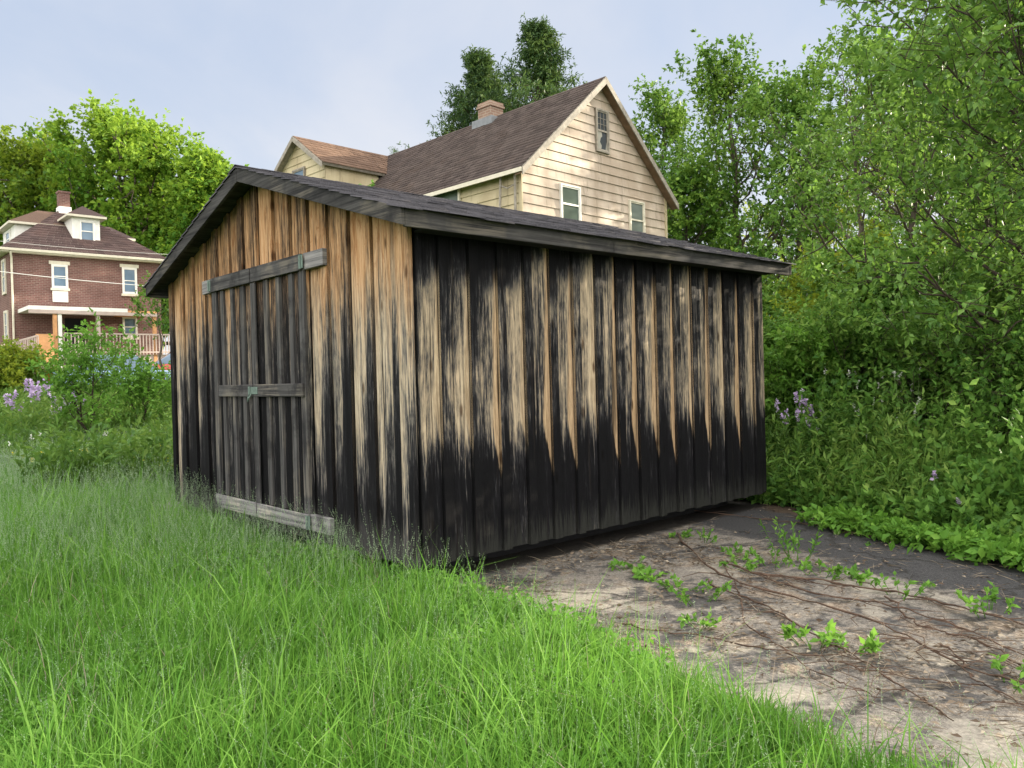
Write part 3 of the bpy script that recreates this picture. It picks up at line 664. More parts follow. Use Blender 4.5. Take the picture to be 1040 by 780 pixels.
# wires in front of the brick house
def wire(name, label, pts, r=.013):
    P = [dpt(*p) for p in pts]; a, b = P[0], P[-1]; n = 16
    line = [a+(b-a)*t+np.array([0, 0, -.25*4*t*(1-t)]) for t in np.linspace(0, 1, n)]
    o = link(name, tubes_mesh(name, [(np.array(line), [r]*n)], 5), M['white']); tag(o, label, 'cable', 'overhead cables')
wire('overhead_cable', 'thin pale cable crossing the brick wall below the upper windows', [(-60, 268, 30), (330, 298, 34)])
wire('overhead_cable', 'thin pale cable crossing the brown roof below its front dormer', [(-60, 238, 30), (330, 262, 34)], .006)
# ================================================================== GROUND
rng = np.random.default_rng(11)
def axis_pts(lo, hi, fine_lo, fine_hi, step, far):
    a = np.arange(fine_lo, fine_hi, step); l = fine_lo-np.geomspace(step, fine_lo-lo, far)[::-1]; h = fine_hi+np.geomspace(step, hi-fine_hi, far); return np.concatenate([l, a, h])
xs = axis_pts(-900, 900, -14, 10, .35, 30); ys = axis_pts(-300, 1500, -2, 20, .35, 34)
X, Y = np.meshgrid(xs, ys); Z = terrain(X, Y)-.0
V = np.stack([X, Y, Z], -1).reshape(-1, 3); nx, ny = len(xs), len(ys)
i = (np.arange(ny-1)[:, None]*nx+np.arange(nx-1)[None]).ravel(); T = np.stack([i, i+1, i+nx+1, i+nx], 1)
g_ = G('lawn_soil'); p = g_.geo(); n1 = g_.noise(p, 1.3, 5); n2 = g_.noise(p, 14, 4)
c = g_.mix(g_.lin(.35, .65, n2), (.035, .075, .018), (.075, .135, .03)); c = g_.mix(g_.mul(g_.ss(.55, .7, n1), .6), c, (.075, .062, .038))
M['soil'] = g_.bsdf(c, .95, .1, g_.bump(n2, .8, .04))
gd = link('ground', mesh_np('ground', V, T, smooth=True), M['soil']); tag(gd, 'grassy ground', 'ground', kind='structure')
# driveway: veg edge line A->B
EA, EB = np.array([2.46, 7.76]), np.array([3.43, 5.39]); ED = nrm(EB-EA); EN = np.array([-ED[1], ED[0]])   # EN points to vegetation side?
if EN[0] < 0: EN = -EN
def vegdist(x, y): return (x-EA[0])*EN[0]+(y-EA[1])*EN[1]     # >0 inside vegetation
GL = np.array([(2.3, .9), (2.0, 1.6), (1.72, 2.15), (1.02, 3.0), (.36, 4.0), (-.12, 4.72), (-.45, 5.0), (-.63, 5.03)])
def grassdist(x, y):
    """>0 on the lawn side of the driveway edge"""
    ey = GL[:, 1]; ex = np.interp(y, ey, GL[:, 0]); return ex-x
xs = np.arange(-1.2, 5.2, .06); ys = np.arange(-1., 11.5, .06); X, Y = np.meshgrid(xs, ys)
def vnoise(x, y, s=1., seed=0):
    r = np.random.default_rng(seed); o = np.zeros_like(np.asarray(x, float))
    for k in range(7):
        a = r.uniform(0, 6.28); f = s*r.uniform(.6, 2.2); o = o+np.sin((x*math.cos(a)+y*math.sin(a))*f+r.uniform(0, 6.28))
    return o/4.0
u_, v_ = w2shed(X, Y)
keep = (np.where(Y < 5.03, grassdist(X, Y) < 1.0, v_ < 2.5)) & (u_ > -.6) & (vegdist(X, Y)+.12*vnoise(X, Y, 4, 3) < 1.6)
Z = .006+.012*(vnoise(X, Y, 1.2, 5)+1)*.5
nx, ny = len(xs), len(ys); idx = (np.arange(ny-1)[:, None]*nx+np.arange(nx-1)[None])
ok = keep[:-1, :-1] & keep[1:, :-1] & keep[:-1, 1:] & keep[1:, 1:]; i = idx[ok]; T = np.stack([i, i+1, i+nx+1, i+nx], 1)
V = np.stack([X, Y, Z], -1).reshape(-1, 3); used = np.unique(T); mp = np.full(len(V), -1); mp[used] = np.arange(len(used))
g_ = G('old_asphalt'); p = g_.geo(); q = g_.xyz(p)
d = g_.add(g_.mul(g_.sub(q[0], float(EA[0])), float(EN[0])), g_.mul(g_.sub(q[1], float(EA[1])), float(EN[1])))
n1 = g_.noise(p, 1.6, 5, .6); n2 = g_.noise(p, 7, 5, .65); n3 = g_.noise(p, 60, 3, .7); n4 = g_.noise(p, 260, 2, .6); n5 = g_.noise(p, 3.1, 6, .7, .6)
asp = g_.mix(g_.lin(.35, .7, n3), (.022, .022, .025), (.06, .059, .061)); asp = g_.mix(g_.ss(.62, .72, n4), asp, (.20, .19, .185))
conc = g_.mix(g_.lin(.3, .7, n3), (.17, .155, .13), (.34, .31, .265)); conc = g_.mix(g_.ss(.6, .7, n4), conc, (.10, .09, .08))
dirt = g_.mix(g_.lin(.38, .62, n3), (.12, .09, .068), (.34, .27, .20)); dirt = g_.mix(g_.ss(.54, .62, n4), dirt, (.06, .048, .04))
cov = g_.ss(-1.0, -1.14, g_.add(d, g_.add(g_.mul(g_.sub(n5, .5), .8), g_.mul(g_.sub(n2, .5), .5))))
dust = g_.mix(g_.lin(.38, .62, n3), (.125, .114, .102), (.28, .252, .218)); dust = g_.mix(g_.ss(.53, .60, n4), dust, (.07, .062, .058))
tone = g_.add(g_.mul(n1, .5), g_.mul(n2, .5))
mixa = g_.mix(g_.mul(g_.ss(.515, .445, tone), .8), dust, asp); mixa = g_.mix(g_.mul(g_.ss(.52, .60, g_.add(g_.mul(n5, .6), g_.mul(n2, .4))), .8), mixa, dirt); mixa = g_.mix(g_.ss(.56, .60, g_.noise(g_.vec(q[0], q[1], 5.5), 1.6, 6, .65)), mixa, conc)
col = g_.mix(cov, asp, mixa); edge = g_.ss(-.22, -.02, g_.add(d, g_.mul(g_.sub(n2, .5), .5))); col = g_.mix(edge, col, (.07, .05, .035))
crk = g_.n('ShaderNodeTexVoronoi', feature='DISTANCE_TO_EDGE'); wv = g_.n('ShaderNodeVectorMath', operation='ADD'); g_.put(wv.inputs[0], p); g_.put(wv.inputs[1], g_.vec(g_.mul(n2, .35), g_.mul(n5, .35), 0.)); g_.put(crk.inputs['Vector'], wv.outputs[0]); crk.inputs['Scale'].default_value = .75
ck = g_.ss(.012, .002, crk.outputs['Distance']); col = g_.mix(g_.mul(ck, .6), col, (.018, .015, .012))
under = g_.ss(-.03, .07, g_.add(g_.mul(g_.sub(q[0], float(SC0[0])), float(VX[0])), g_.mul(g_.sub(q[1], float(SC0[1])), float(VX[1])))); col = g_.mix(g_.mul(under, .92), col, (.014, .012, .010))  # shade of the gap under the shed painted into the ground colour
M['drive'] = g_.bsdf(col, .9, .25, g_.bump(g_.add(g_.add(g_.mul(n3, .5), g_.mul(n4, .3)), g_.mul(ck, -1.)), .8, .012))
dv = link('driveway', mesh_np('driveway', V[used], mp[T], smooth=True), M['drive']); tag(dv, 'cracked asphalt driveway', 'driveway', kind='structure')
# concrete slab beside the left corner of the shed
sl = MB(); q = [shed2w(-.25, LV-.15), shed2w(-.10, LV+.75), shed2w(.5, LV+.9), shed2w(.6, LV+.05)]
sl.prism([(a, b, .0) for a, b, _ in q], [(a, b, .13) for a, b, _ in q]); o = sl.build('stone_slab', plain('grey_stone', (.24, .235, .23), .9, .3, sc=18), None, .02); tag(o, 'flat grey stone slab beside the back corner of the shed front', 'stone slab')
# ------------------------------------------------------------------ grass
def blades(rng, P, H, Wd, cl, segs=3, lean=.35, az=None):
    n = len(P); az = rng.uniform(0, 6.283, n) if az is None else az; ln = np.abs(rng.normal(0, lean, n))+.06; dx = np.stack([np.cos(az), np.sin(az), 0*az], 1)
    fa = rng.uniform(0, 6.283, n); sd = np.stack([np.cos(fa), np.sin(fa), 0*fa], 1); rows = []
    for k in range(segs):
        t = k/segs; c = P+dx*(H*ln*t**2)[:, None]; c[:, 2] += H*t*(1-.22*ln*t); w = Wd*(1-.45*t)
        rows += [c-sd*w[:, None]/2, c+sd*w[:, None]/2]
    tip = P+dx*(H*ln)[:, None]; tip[:, 2] += H*(1-.25*np.minimum(ln, 1.6)); rows.append(tip)
    V = np.stack(rows, 1).reshape(-1, 3); K = 2*segs+1; b = np.arange(n)[:, None]*K; T = []
    for k in range(segs-1): T += [b+[2*k, 2*k+1, 2*k+3], b+[2*k, 2*k+3, 2*k+2]]
    T.append(b+[2*segs-2, 2*segs-1, 2*segs]); T = np.stack(T, 1); nf = T.shape[1]
    return V, T.reshape(-1, 3), np.repeat(np.clip(cl+rng.normal(size=n)*.15, 0, 1), nf)
def scatter(rng, n, y0, y1, pw=1.0):
    y = y0+(y1-y0)*rng.random(n)**pw; x = -(.70*y+1.9)+rng.random(n)*(.70*y+1.9+2.2); return x, y
def lawn_mask(x, y, rng):
    u, v = w2shed(x, y); inside = (u > .02) & (u < LU) & (v > .0) & (v < LV)
    gd_ = grassdist(x, y)+.16*vnoise(x, y, 5, 9); pr = np.clip((gd_+.05)/.30, 0, 1); far = y > 5.03
    pr = np.where(far, ((u < .02) | (v > LV)) & (x < 1), pr)
    # thin beside walls
    return (~inside) & (rng.random(len(x)) < pr)
parts = []
for (n, y0, y1, w) in ((150000, 1.55, 4.2, .0056), (128000, 4.0, 7.5, .0072), (94000, 7.2, 12.5, .010), (55000, 12., 24, .017)):
    nc = n//42; cx_, cy_ = scatter(rng, nc, y0, y1, .75); ci = rng.integers(0, nc, n); sp = np.where(rng.random(n) < .30, .30, rng.uniform(.03, .075, nc)[ci]*(1+y0*.12))
    ox, oy = rng.normal(size=n)*sp, rng.normal(size=n)*sp; x, y = cx_[ci]+ox, cy_[ci]+oy
    k = lawn_mask(x, y, rng) & (y > 1.45); x, y, ox, oy, ci, sp = x[k], y[k], ox[k], oy[k], ci[k], sp[k]
    patch = vnoise(x, y, 1.1, 21); patch2 = vnoise(x, y, 3.2, 22); ch = rng.uniform(.55, 1.6, nc)[ci]; ct = rng.normal(0, .17, nc)[ci]; cw = rng.uniform(.6, 1.6, nc)[ci]; cdx, cdy = rng.normal(0, .05, nc)[ci], rng.normal(0, .05, nc)[ci]
    h = .15+.05*patch+.03*patch2+.05*np.clip((y-5)/5, 0, 1); h = np.clip(h, .07, .5)*ch*rng.uniform(.6, 1.3, len(x)); ed = np.clip(.35+grassdist(x, y)/.35, .45, 1); h = h*np.where(y < 5, ed, 1)*np.where(y > 12, 1.5, 1)
    tall = rng.random(len(x)) < .06; h = np.where(tall, h*1.8, h); h = np.minimum(h, .62)
    uu, vv = w2shed(x, y); h = np.where((uu > -.35) & (uu < .1) & (vv > 0) & (vv < LV), h*.72, h)
    cl = .44+.14*patch+.10*patch2+ct-.10*np.clip((y-6)/6, 0, 1)+np.where(tall, .2, 0)
    az = np.arctan2(oy+cdy, ox+cdx)+rng.normal(0, .5, len(x))
    parts.append(blades(rng, np.stack([x, y, terrain(x, y)], 1), h, np.full(len(x), w)*cw*rng.uniform(.7, 1.3, len(x)), cl, 3, .62, az))
# low clover leaves between the blades
x, y = scatter(rng, 60000, 1.6, 6, .8); k = lawn_mask(x, y, rng) & (vnoise(x, y, 1.6, 31)+.5*vnoise(x, y, 4, 32) > .2); x, y = x[k], y[k]; n = len(x)
S = np.stack([x, y, rng.uniform(.04, .17, n)], 1); V, T, R_ = leaf_arrays(rng, S, nrm(rng.normal(size=(n, 3))*[1, 1, .2]), np.full(n, .02), 3, .03, .85, cl=np.full(n, .62)); parts.append((V, T, R_))
V, T, R_ = cat_arrays(parts)
gr = link('grass', mesh_np('grass', V, T, R_), M['grass']); tag(gr, 'tall uncut green grass in front of the shed', 'grass', kind='stuff')
# seed heads
parts = []; stal = []
for (n, y0, y1, sz) in ((1100, 1.7, 4.5, .0048), (5200, 4.5, 8, .0068), (8500, 8, 14, .011)):
    x, y = scatter(rng, n*2, y0, y1, .8); k = lawn_mask(x, y, rng) & (vnoise(x, y, 1.1, 41)+.45 > rng.normal(size=2*n)*.4-.15*(y > 6)); x, y = x[k], y[k]; m_ = len(x)
    uu, vv = w2shed(x, y); hh = rng.uniform(.26, .46, m_)+.06*(y > 7); hh = np.where((grassdist(x, y) < .35) & (y < 5), hh*.75, hh); az = rng.uniform(0, 6.28, m_); ln = rng.uniform(.02, .14, m_)
    base = np.stack([x, y, terrain(x, y)], 1); D = np.stack([np.cos(az)*ln, np.sin(az)*ln, hh], 1)
    stal.append(blades(rng, base, hh, np.full(m_, sz*.30), np.full(m_, .55), 2, .12))
    top = base+D*.78; Dn = nrm(D+rng.normal(size=(m_, 3))*[.12, .12, 0]); cc = np.clip(rng.normal(.5, .2, m_), 0, 1)
    parts.append(leaf_arrays(rng, top, Dn, hh*.36, 30, sz, .42, perp=.8, along=.7, droop=.1, cl=cc, t0=0))
V, T, R_ = cat_arrays(parts+stal); o = link('grass_seed_heads', mesh_np('grass_seed_heads', V, T, R_), M['seed']); tag(o, 'pale feathery grass seed heads above the lawn', 'seed heads', kind='stuff')
n = 5000; x, y = scatter(rng, n, 1.6, 9, .8); k = lawn_mask(x, y, rng); x, y = x[k], y[k]; m_ = len(x)
V, T, R_ = blades(rng, np.stack([x, y, terrain(x, y)], 1), rng.uniform(.10, .32, m_), np.full(m_, .004), rng.normal(.75, .15, m_), 3, .9)
o = link('dry_grass', mesh_np('dry_grass', V, T, R_), M['litter']); tag(o, 'dry straw coloured stalks among the green grass', 'dry grass', kind='stuff')
# ------------------------------------------------------------------ meadow weeds on the left
def weed_field(rng, n, xf, yf, hf, leaf, m, mat, name, label, kind='stuff', cat='weeds', tint=.5, wr=.38):
    x, y = xf, yf; z = terrain(x, y); S = np.stack([x, y, z+.02], 1); D = nrm(np.stack([rng.normal(size=len(x))*.18, rng.normal(size=len(x))*.18, np.ones(len(x))], 1))
    cl = np.clip(tint+.22*vnoise(x, y, 1.3, 77)+rng.normal(size=len(x))*.1, 0, 1)
    a = leaf_arrays(rng, S, D, hf, m, leaf, wr, perp=.8, along=.55, droop=.05, cl=cl); b = blades(rng, S, hf*1.05, np.full(len(x), leaf*.10), cl, 2, .2)
    V, T, R_ = cat_arrays([a, b]); o = link(name, mesh_np(name, V, T, R_), M[mat]); return tag(o, label, cat, kind=kind)
n = 5200; y = rng.uniform(9.0, 25, n); x = -(.70*y+1)+rng.random(n)*(.70*y+1-2.0)
u, v = w2shed(x, y); edge = 11.4-.18*(x+8)+.6*vnoise(x, y, .9, 5); k = (y > np.where(x > -5.8, 9.1, edge)) & (v > LV+.25); x, y = x[k], y[k]
h = .55+.25*vnoise(x, y, .8, 51)+.02*(y-10); h = np.clip(h, .25, 1.2)*rng.uniform(.6, 1.3, len(x))
weed_field(rng, n, x, y, h, .13, 16, 'meadow', 'meadow_weeds', 'tall mixed weeds and wildflowers in the meadow left of the shed')
def flowerclump(name, label, loc, seed, n, r, h, mat, petal, leafm='meadow', leaf=.09, group=None, head=.07, per=26, cat='wildflower'):
    rg = np.random.default_rng(seed); root = empty(name, loc, 0, label, cat, group); a = rg.uniform(0, 6.28, n); d = r*np.sqrt(rg.random(n))
    S = np.stack([np.cos(a)*d, np.sin(a)*d, 0*a], 1); Hh = h*rg.uniform(.65, 1.1, n); D = nrm(np.stack([rg.normal(size=n)*.10, rg.normal(size=n)*.10, np.ones(n)], 1)); E_ = S+D*Hh[:, None]
    lf = leaf_arrays(rg, S, D, Hh*.85, 14, leaf, .35, cl=np.full(n, .5)); few = n <= 40; stem_o = []
    if few:
        for i in range(n): stem_o.append(link('stem', tubes_mesh(name+'_stem', [(np.array([S[i], (S[i]+E_[i])/2, E_[i]]), np.array([.006, .005, .003]))], 4), M['stem'], root))
    else: lf = cat_arrays([lf, blades(rg, S, Hh, np.full(n, .008), np.full(n, .4), 2, .05)])
    V, T, R_ = lf; link('foliage', mesh_np(name+'_leaves', V, T, R_), M[leafm], root)
    if few:
        for i in range(n):
            V, T, R_ = leaf_arrays(rg, (E_-D*head)[i:i+1], nrm(D[i:i+1]+rg.normal(size=(1, 3))*.2), np.array([head*1.6]), per, petal, .8, perp=1., along=.2, droop=-.2, cl=np.clip(rg.normal(.5, .2, 1), 0, 1), t0=0)
            link('blossom', mesh_np(name+'_blossom', V, T, R_), M[mat], stem_o[i])
        return root
    V, T, R_ = leaf_arrays(rg, E_-D*head, nrm(D+rg.normal(size=(n, 3))*.2), np.full(n, head*1.6), per, petal, .8, perp=1., along=.2, droop=-.2, cl=np.clip(rg.normal(.5, .2, n), 0, 1), t0=0)
    link('blossom', mesh_np(name+'_blossoms', V, T, R_), M[mat], root); return root
def at(px, Y, z=None):
    p = dpt(px, 390, Y); return (float(p[0]), float(p[1]), float(terrain(p[0], p[1]) if z is None else z))
flowerclump('wildflower', 'lilac phlox clump in the tall weeds below the brick house porch', at(40, 15.2), 5, 22, .65, 1.15, 'purple', .06, head=.12, per=40)
flowerclump('wildflower', 'faint lilac phlox left of the small leafy bush', at(68, 14.8), 15, 12, .35, 1.0, 'purple', .05, head=.09, per=24)
flowerclump('wildflower', 'yellow flowered weeds beside the back corner of the shed front', at(158, 10.4), 6, 70, .42, .38, 'yellow', .028, 'seedling', .07, head=.04, per=7)
flowerclump('wildflower', 'loose yellow buttercups in the grass under the leafy bush', at(98, 11.6), 9, 70, 1.1, .40, 'yellow', .026, 'seedling', .07, head=.03, per=5)
flowerclump('wildflower', 'white daisies dotted in the weeds left of the yellow flowers', at(62, 12.3), 19, 16, 1.4, .55, 'whitepetal', .03, 'meadow', .07, head=.03, per=9)
# silvery mullein
root = empty('mullein_plant', at(9, 11.6), 0, 'big silvery felt leaved mullein plant at the weeds edge', 'plant'); rg = np.random.default_rng(4); lv = MB()
Vs, Fs = [], []
for k in range(16):
    a = k*2.4; el = rad(18+k*3.5); L = .62*(1-.02*k); W_ = .17; d = np.array([math.cos(a)*math.cos(el), math.sin(a)*math.cos(el), math.sin(el)]); sd = np.array([-math.sin(a), math.cos(a), 0]); o = len(Vs)
    for t, w in ((0, .25), (.3, .8), (.6, 1), (.85, .6), (1, .05)):
        c = d*L*t+np.array([0, 0, .12-.22*t*t]); Vs += [tuple(c-sd*W_/2*w+[0, 0, .03*w]), tuple(c), tuple(c+sd*W_/2*w+[0, 0, .03*w])]
    for t in range(4):
        for j in range(2): b = o+t*3+j; Fs.append((b, b+1, b+4, b+3))
link('leaves', mesh_np('mullein_leaves', np.array(Vs), np.array(Fs), rg.uniform(0, 1, len(Fs)), True), M['silver_leaf'], root)
link('stem', tubes_mesh('mullein_stem', [(np.array([[0, 0, 0], [0, 0, .35], [.02, 0, .5]]), np.array([.03, .025, .015]))], 6), M['stem'], root)
plant('leafy_bush', 'small open leafy bush in front of the brick house porch', 'bush', at(92, 13.6), 17, 1.95, .78, .34, 7, 4, 3, 6, .085, .26, 'seedling', 'bark_dark', .035, stems=3, spread=.28, elev=(25, 65))
plant('leafy_bush', 'low spreading bush half hiding the blue car', 'bush', at(140, 14.6), 18, 1.60, .72, .50, 7, 4, 3, 6, .08, .25, 'seedling', 'bark_dark', .025, stems=3, spread=.3, elev=(25, 65))
plant('small_tree', 'thin small tree reaching over the right end of the brick wall', 'tree', at(166, 24), 28, 3.5, .9, .6, 7, 3, 3, 7, .12, .35, 'wood_leaf2', 'bark', .05, lean=(-.03, 0))
plant('leafy_bush', 'bright green shrub at the foot of the brick house ramp', 'bush', at(14, 24), 38, 1.3, 1.1, .1, 8, 4, 5, 8, .12, .35, 'lime_leaf', 'bark_dark', .03, stems=4, spread=.4)
# ================================================================== CARS
def car(loc, rz, label, col, group=None):
    root = empty('parked_car', loc, rz, label, 'car', group); pm = G('car_paint_'+('a' if col[2] > col[0] else 'b')).bsdf(col, .25, .6)
    secs = [(-2.15, .42, .62, .70), (-2.05, .28, .82, .82), (-1.5, .22, .92, .87), (-.6, .2, .95, .89), (.6, .2, .95, .89), (1.5, .22, .98, .87), (2.0, .3, .95, .82), (2.12, .42, .75, .74)]
    g = MB(); ring = []
    for (x, z0, z1, w) in secs: ring.append([(x, -w*.92, z0), (x, -w, (z0+z1)/2), (x, -w*.93, z1), (x, w*.93, z1), (x, w, (z0+z1)/2), (x, w*.92, z0)])
    vs = [p for r in ring for p in r]; fs = [tuple(range(6))[::-1], tuple(range(len(vs)-6, len(vs)))]
    for i in range(len(ring)-1):
        for j in range(6): a, b = i*6+j, i*6+(j+1) % 6; fs.append((a, b, b+6, a+6))
    g.add(vs, fs); body = g.build('body', pm, root, .05, True)
    g = MB(); g.prism([(-1.05, -.80, .93), (1.55, -.80, .95), (1.55, .80, .95), (-1.05, .80, .93)], [(-.35, -.62, 1.40), (1.0, -.62, 1.42), (1.0, .62, 1.42), (-.35, .62, 1.40)]); g.build('window', M['glass_sky'], root, .03)
    g = MB(); g.prism([(-.40, -.63, 1.395), (1.05, -.63, 1.415), (1.05, .63, 1.415), (-.40, .63, 1.395)], [(-.25, -.56, 1.45), (.9, -.56, 1.46), (.9, .56, 1.46), (-.25, .56, 1.45)]); g.build('roof', pm, root, .02)
    for sx in (-1.3, 1.3):
        for sy in (-1, 1):
            g = MB(); g.tube([(sx, sy*.70, .31), (sx, sy*.90, .31)], .31, 20); g.add([(sx+.31*math.cos(t), sy*.9, .31+.31*math.sin(t)) for t in np.linspace(0, 6.283, 20, endpoint=False)], [tuple(range(20))]); w = g.build('wheel', M['dark'], root)
            g = MB(); g.tube([(sx, sy*.89, .31), (sx, sy*.912, .31)], .19, 16); g.add([(sx+.19*math.cos(t), sy*.912, .31+.19*math.sin(t)) for t in np.linspace(0, 6.283, 16, endpoint=False)], [tuple(range(16))]); g.build('rim', M['steel'], w)
    for sy in (-1, 1):
        g = MB(); g.box((-2.14, sy*.62-.15, .60), (-2.03, sy*.62+.15, .76)); g.build('headlight', M['white'], root, .02)
        g = MB(); g.box((2.02, sy*.66-.12, .68), (2.125, sy*.66+.12, .92)); g.build('tail_light', plain('red_lens', (.45, .02, .015), .3), root, .02)
    return root
p = at(128, 26); car(p, rad(205), 'pale blue car mostly hidden by bushes left of the shed', (.22, .34, .50))
p = at(186, 29); car(p, rad(30), 'red car peeking out behind the edge of the shed', (.45, .04, .025))
# ================================================================== TREES
def tall(px, top, Y):
    p = dpt(px, top, Y); z = float(terrain(p[0], p[1])); return (float(p[0]), float(p[1]), z), float(p[2]-z)
far = dict(limbs=40, subs=8, twigs=8, m=7, wr=.75, bark='bark', droop=.2)
for (px, top, Y, R, seed, mat, lab) in ((125, 108, 60, 7.2, 1, 'maple', 'tallest sunlit maple right behind the brick house chimney'), (210, 134, 57, 3.6, 2, 'maple', 'yellow green maple nearest the peak of the shed'), (38, 146, 64, 7.5, 3, 'maple2', 'broad green maple behind the left dormer of the brick house'),
                                  (-30, 190, 66, 6, 4, 'maple2', 'maple cut off by the left border of the photo'), (172, 185, 66, 5.5, 6, 'maple2', 'lower green tree filling the gap between the two sunlit maples')):
    loc, H = tall(px, top, Y); H -= 2.4; plant('maple_tree', lab, 'tree', loc, seed, H, R, .16, leaf=.36, tw=1.05, mat=mat, tr=.45, elev=(15, 70), lightup=.5, group='maples behind the brick house', **far)
for (px, top, Y, R, seed, lab) in ((541, 14, 48, 6.2, 11, 'taller spruce tree behind the cream house chimney'), (482, 40, 51, 5.8, 12, 'shorter dark spruce left of the chimney of the cream house')):
    loc, H = tall(px, top, Y); plant('spruce_tree', lab, 'tree', loc, seed, H*1.04, R, .45, limbs=54, subs=7, twigs=5, m=10, leaf=.26, tw=.85, mat='needle', bark='bark_dark', tr=.32, elev=(-10, 26), shape='cone', wr=.28, droop=.25, group='spruces behind the cream house', lightup=.3)
loc, H = tall(401, 130, 60); plant('bare_conifer', 'spindly almost bare conifer top left of the spruces', 'tree', loc, 13, H, 2.6, .2, 40, 4, 2, 3, .18, .4, 'needle', 'bark', .12, elev=(-5, 30), shape='cone', wr=.2)
# right side, far to near
for (px, top, Y, R, H_, seed, mat, lab, base) in ((664, 92, 36, 3.4, 0, 21, 'wood_leaf', 'dark tree against the right roof edge of the cream house', .05), (742, 66, 31, 4.2, 0, 22, 'wood_leaf', 'tall dense tree to the right of the cream house', .05),
        (806, 92, 30, 3.8, 0, 23, 'wood_leaf2', 'rounded tree beyond the far corner of the shed roof', .05), (700, 190, 30, 3.0, 0, 24, 'wood_leaf2', 'lower tree filling below the dense tree beside the cream house', .03),
        (900, 130, 40, 5, 0, 25, 'lime_leaf', 'yellow green tree glowing deep in the woods on the right', .05), (1010, 150, 38, 5.2, 0, 26, 'maple2', 'sunlit far tree seen through the gaps at the right border', .05), (985, 60, 23, 3.8, 0, 35, 'wood_leaf2', 'dense tree behind the high tree at the upper right', .03), (1075, 40, 21, 4.0, 0, 36, 'wood_leaf', 'dense tree closing the right border of the woods', .03), (835, 190, 42, 4.4, 0, 29, 'lime_leaf', 'yellowish far tree low behind the shed corner', .05), (1120, 60, 34, 5.2, 0, 30, 'wood_leaf2', 'far tree beyond the right border', .05)):
    loc, H = tall(px, top, Y); plant('deciduous_tree', lab, 'tree', loc, seed, H, R, base, limbs=26, subs=6, twigs=6, m=7, leaf=.2, tw=.7, mat=mat, tr=.2, elev=(10, 68), wr=.6, group='trees along the right side', lightup=.3)
for (px, top, Y, R, seed, mat, lab, base, dens) in ((862, 48, 16.5, 2.6, 31, 'wood_leaf2', 'slender tree with an airy top letting the sky through', .12, 4), (925, 62, 13.5, 2.4, 32, 'near_leaf', 'leafy young tree left of the tree with dark limbs', .10, 5), (985, -40, 17, 3.2, 33, 'wood_leaf2', 'high tree behind the upper right leaves', .10, 5)):
    loc, H = tall(px, top, Y); plant('young_tree', lab, 'tree', loc, seed, H, R, base, limbs=20, subs=5, twigs=dens, m=9, leaf=.115, tw=.45, mat=mat, tr=.09, elev=(15, 65), group='young trees at the woods edge')
loc = at(1050, 8.4); loc = (loc[0], loc[1], 0); plant('leaning_tree', 'close tree with thin dark limbs spreading left over the undergrowth', 'tree', loc, 41, 6.2, 2.7, .10, limbs=20, subs=6, twigs=5, m=11, leaf=.088, tw=.36, mat='near_leaf', bark='bark_dark', tr=.075, lean=(-.12, .02), elev=(25, 60), stems=2, spread=.16)
plant('big_near_tree', 'nearest tall tree whose branches hang into the upper right corner', 'tree', (6.7, 7.0, 0), 42, 9.0, 3.1, .10, limbs=32, subs=8, twigs=6, m=10, leaf=.085, tw=.38, mat='near_leaf', bark='bark_dark', tr=.11, limbr=.2, lean=(-.02, 0), elev=(8, 60))
plant('big_near_tree', 'leafy tree standing behind the close tree with dark limbs', 'tree', (8.4, 10.6, .3), 44, 8.6, 3.4, .06, limbs=30, subs=7, twigs=6, m=9, leaf=.11, tw=.42, mat='wood_leaf2', bark='bark_dark', tr=.14, elev=(8, 60))
# shrubs along the driveway
k = 0
for (px, Y, H, R, mat, lab) in ((800, 10.2, 2.0, 1.0, 'shrub_leaf', 'round shrub hugging the far corner of the shed'), (845, 9.6, 1.5, .9, 'seedling', 'light green shrub with lilac flowers before it'), (905, 9.2, 1.7, 1.0, 'shrub_leaf', 'full shrub behind the white blossoms'), (968, 8.6, 1.5, .95, 'near_leaf', 'shrub below the dark limbs of the close tree'),
        (1030, 7.9, 1.5, .95, 'shrub_leaf', 'dark shrub at the right border above the creeper'), (830, 11.8, 2.7, 1.2, 'lime_leaf', 'tall yellowish shrub beyond the shed corner'), (900, 11.4, 2.9, 1.3, 'wood_leaf2', 'tall green shrub in the second row of bushes'), (985, 10.6, 2.7, 1.3, 'shrub_leaf', 'tall dense shrub behind the close tree stems'), (1060, 9.6, 2.6, 1.2, 'near_leaf', 'bushy shrub filling the right border'), (795, 14, 3.2, 1.3, 'wood_leaf2', 'loose shrub seen past the end of the shed wall'), (790, 20, 3.6, 1.8, 'lime_leaf', 'bright shrub far behind the shed end'), (870, 17, 3.4, 1.8, 'shrub_leaf', 'wide shrub deep in the thicket'), (960, 15, 3.4, 1.8, 'lime_leaf', 'yellow green shrub deep in the thicket')):
    k += 1; x, y, z = at(px, Y); plant('shrub', lab, 'shrub', (x, y, z), 60+k, H, R, .06, limbs=10, subs=4, twigs=5, m=10, leaf=.075 if Y < 11 else .10, tw=.28, mat=mat, bark='bark_dark', tr=.025, stems=3, spread=.3, elev=(15, 60), parts=('stems', 'foliage'), group='shrubs along the driveway')
n = 5200; y = rng.uniform(2.5, 14, n); d_ = np.abs(rng.normal(0, 1.2, n))+.05; x = EA[0]+(EA[1]-y)*(-ED[0]/ED[1])*-1.0
x = EA[0]+(y-EA[1])*(ED[0]/ED[1])+d_+.10*vnoise(x, y, 4, 8); ok = x < .72*y+.8; x, y, d_ = x[ok], y[ok], d_[ok]
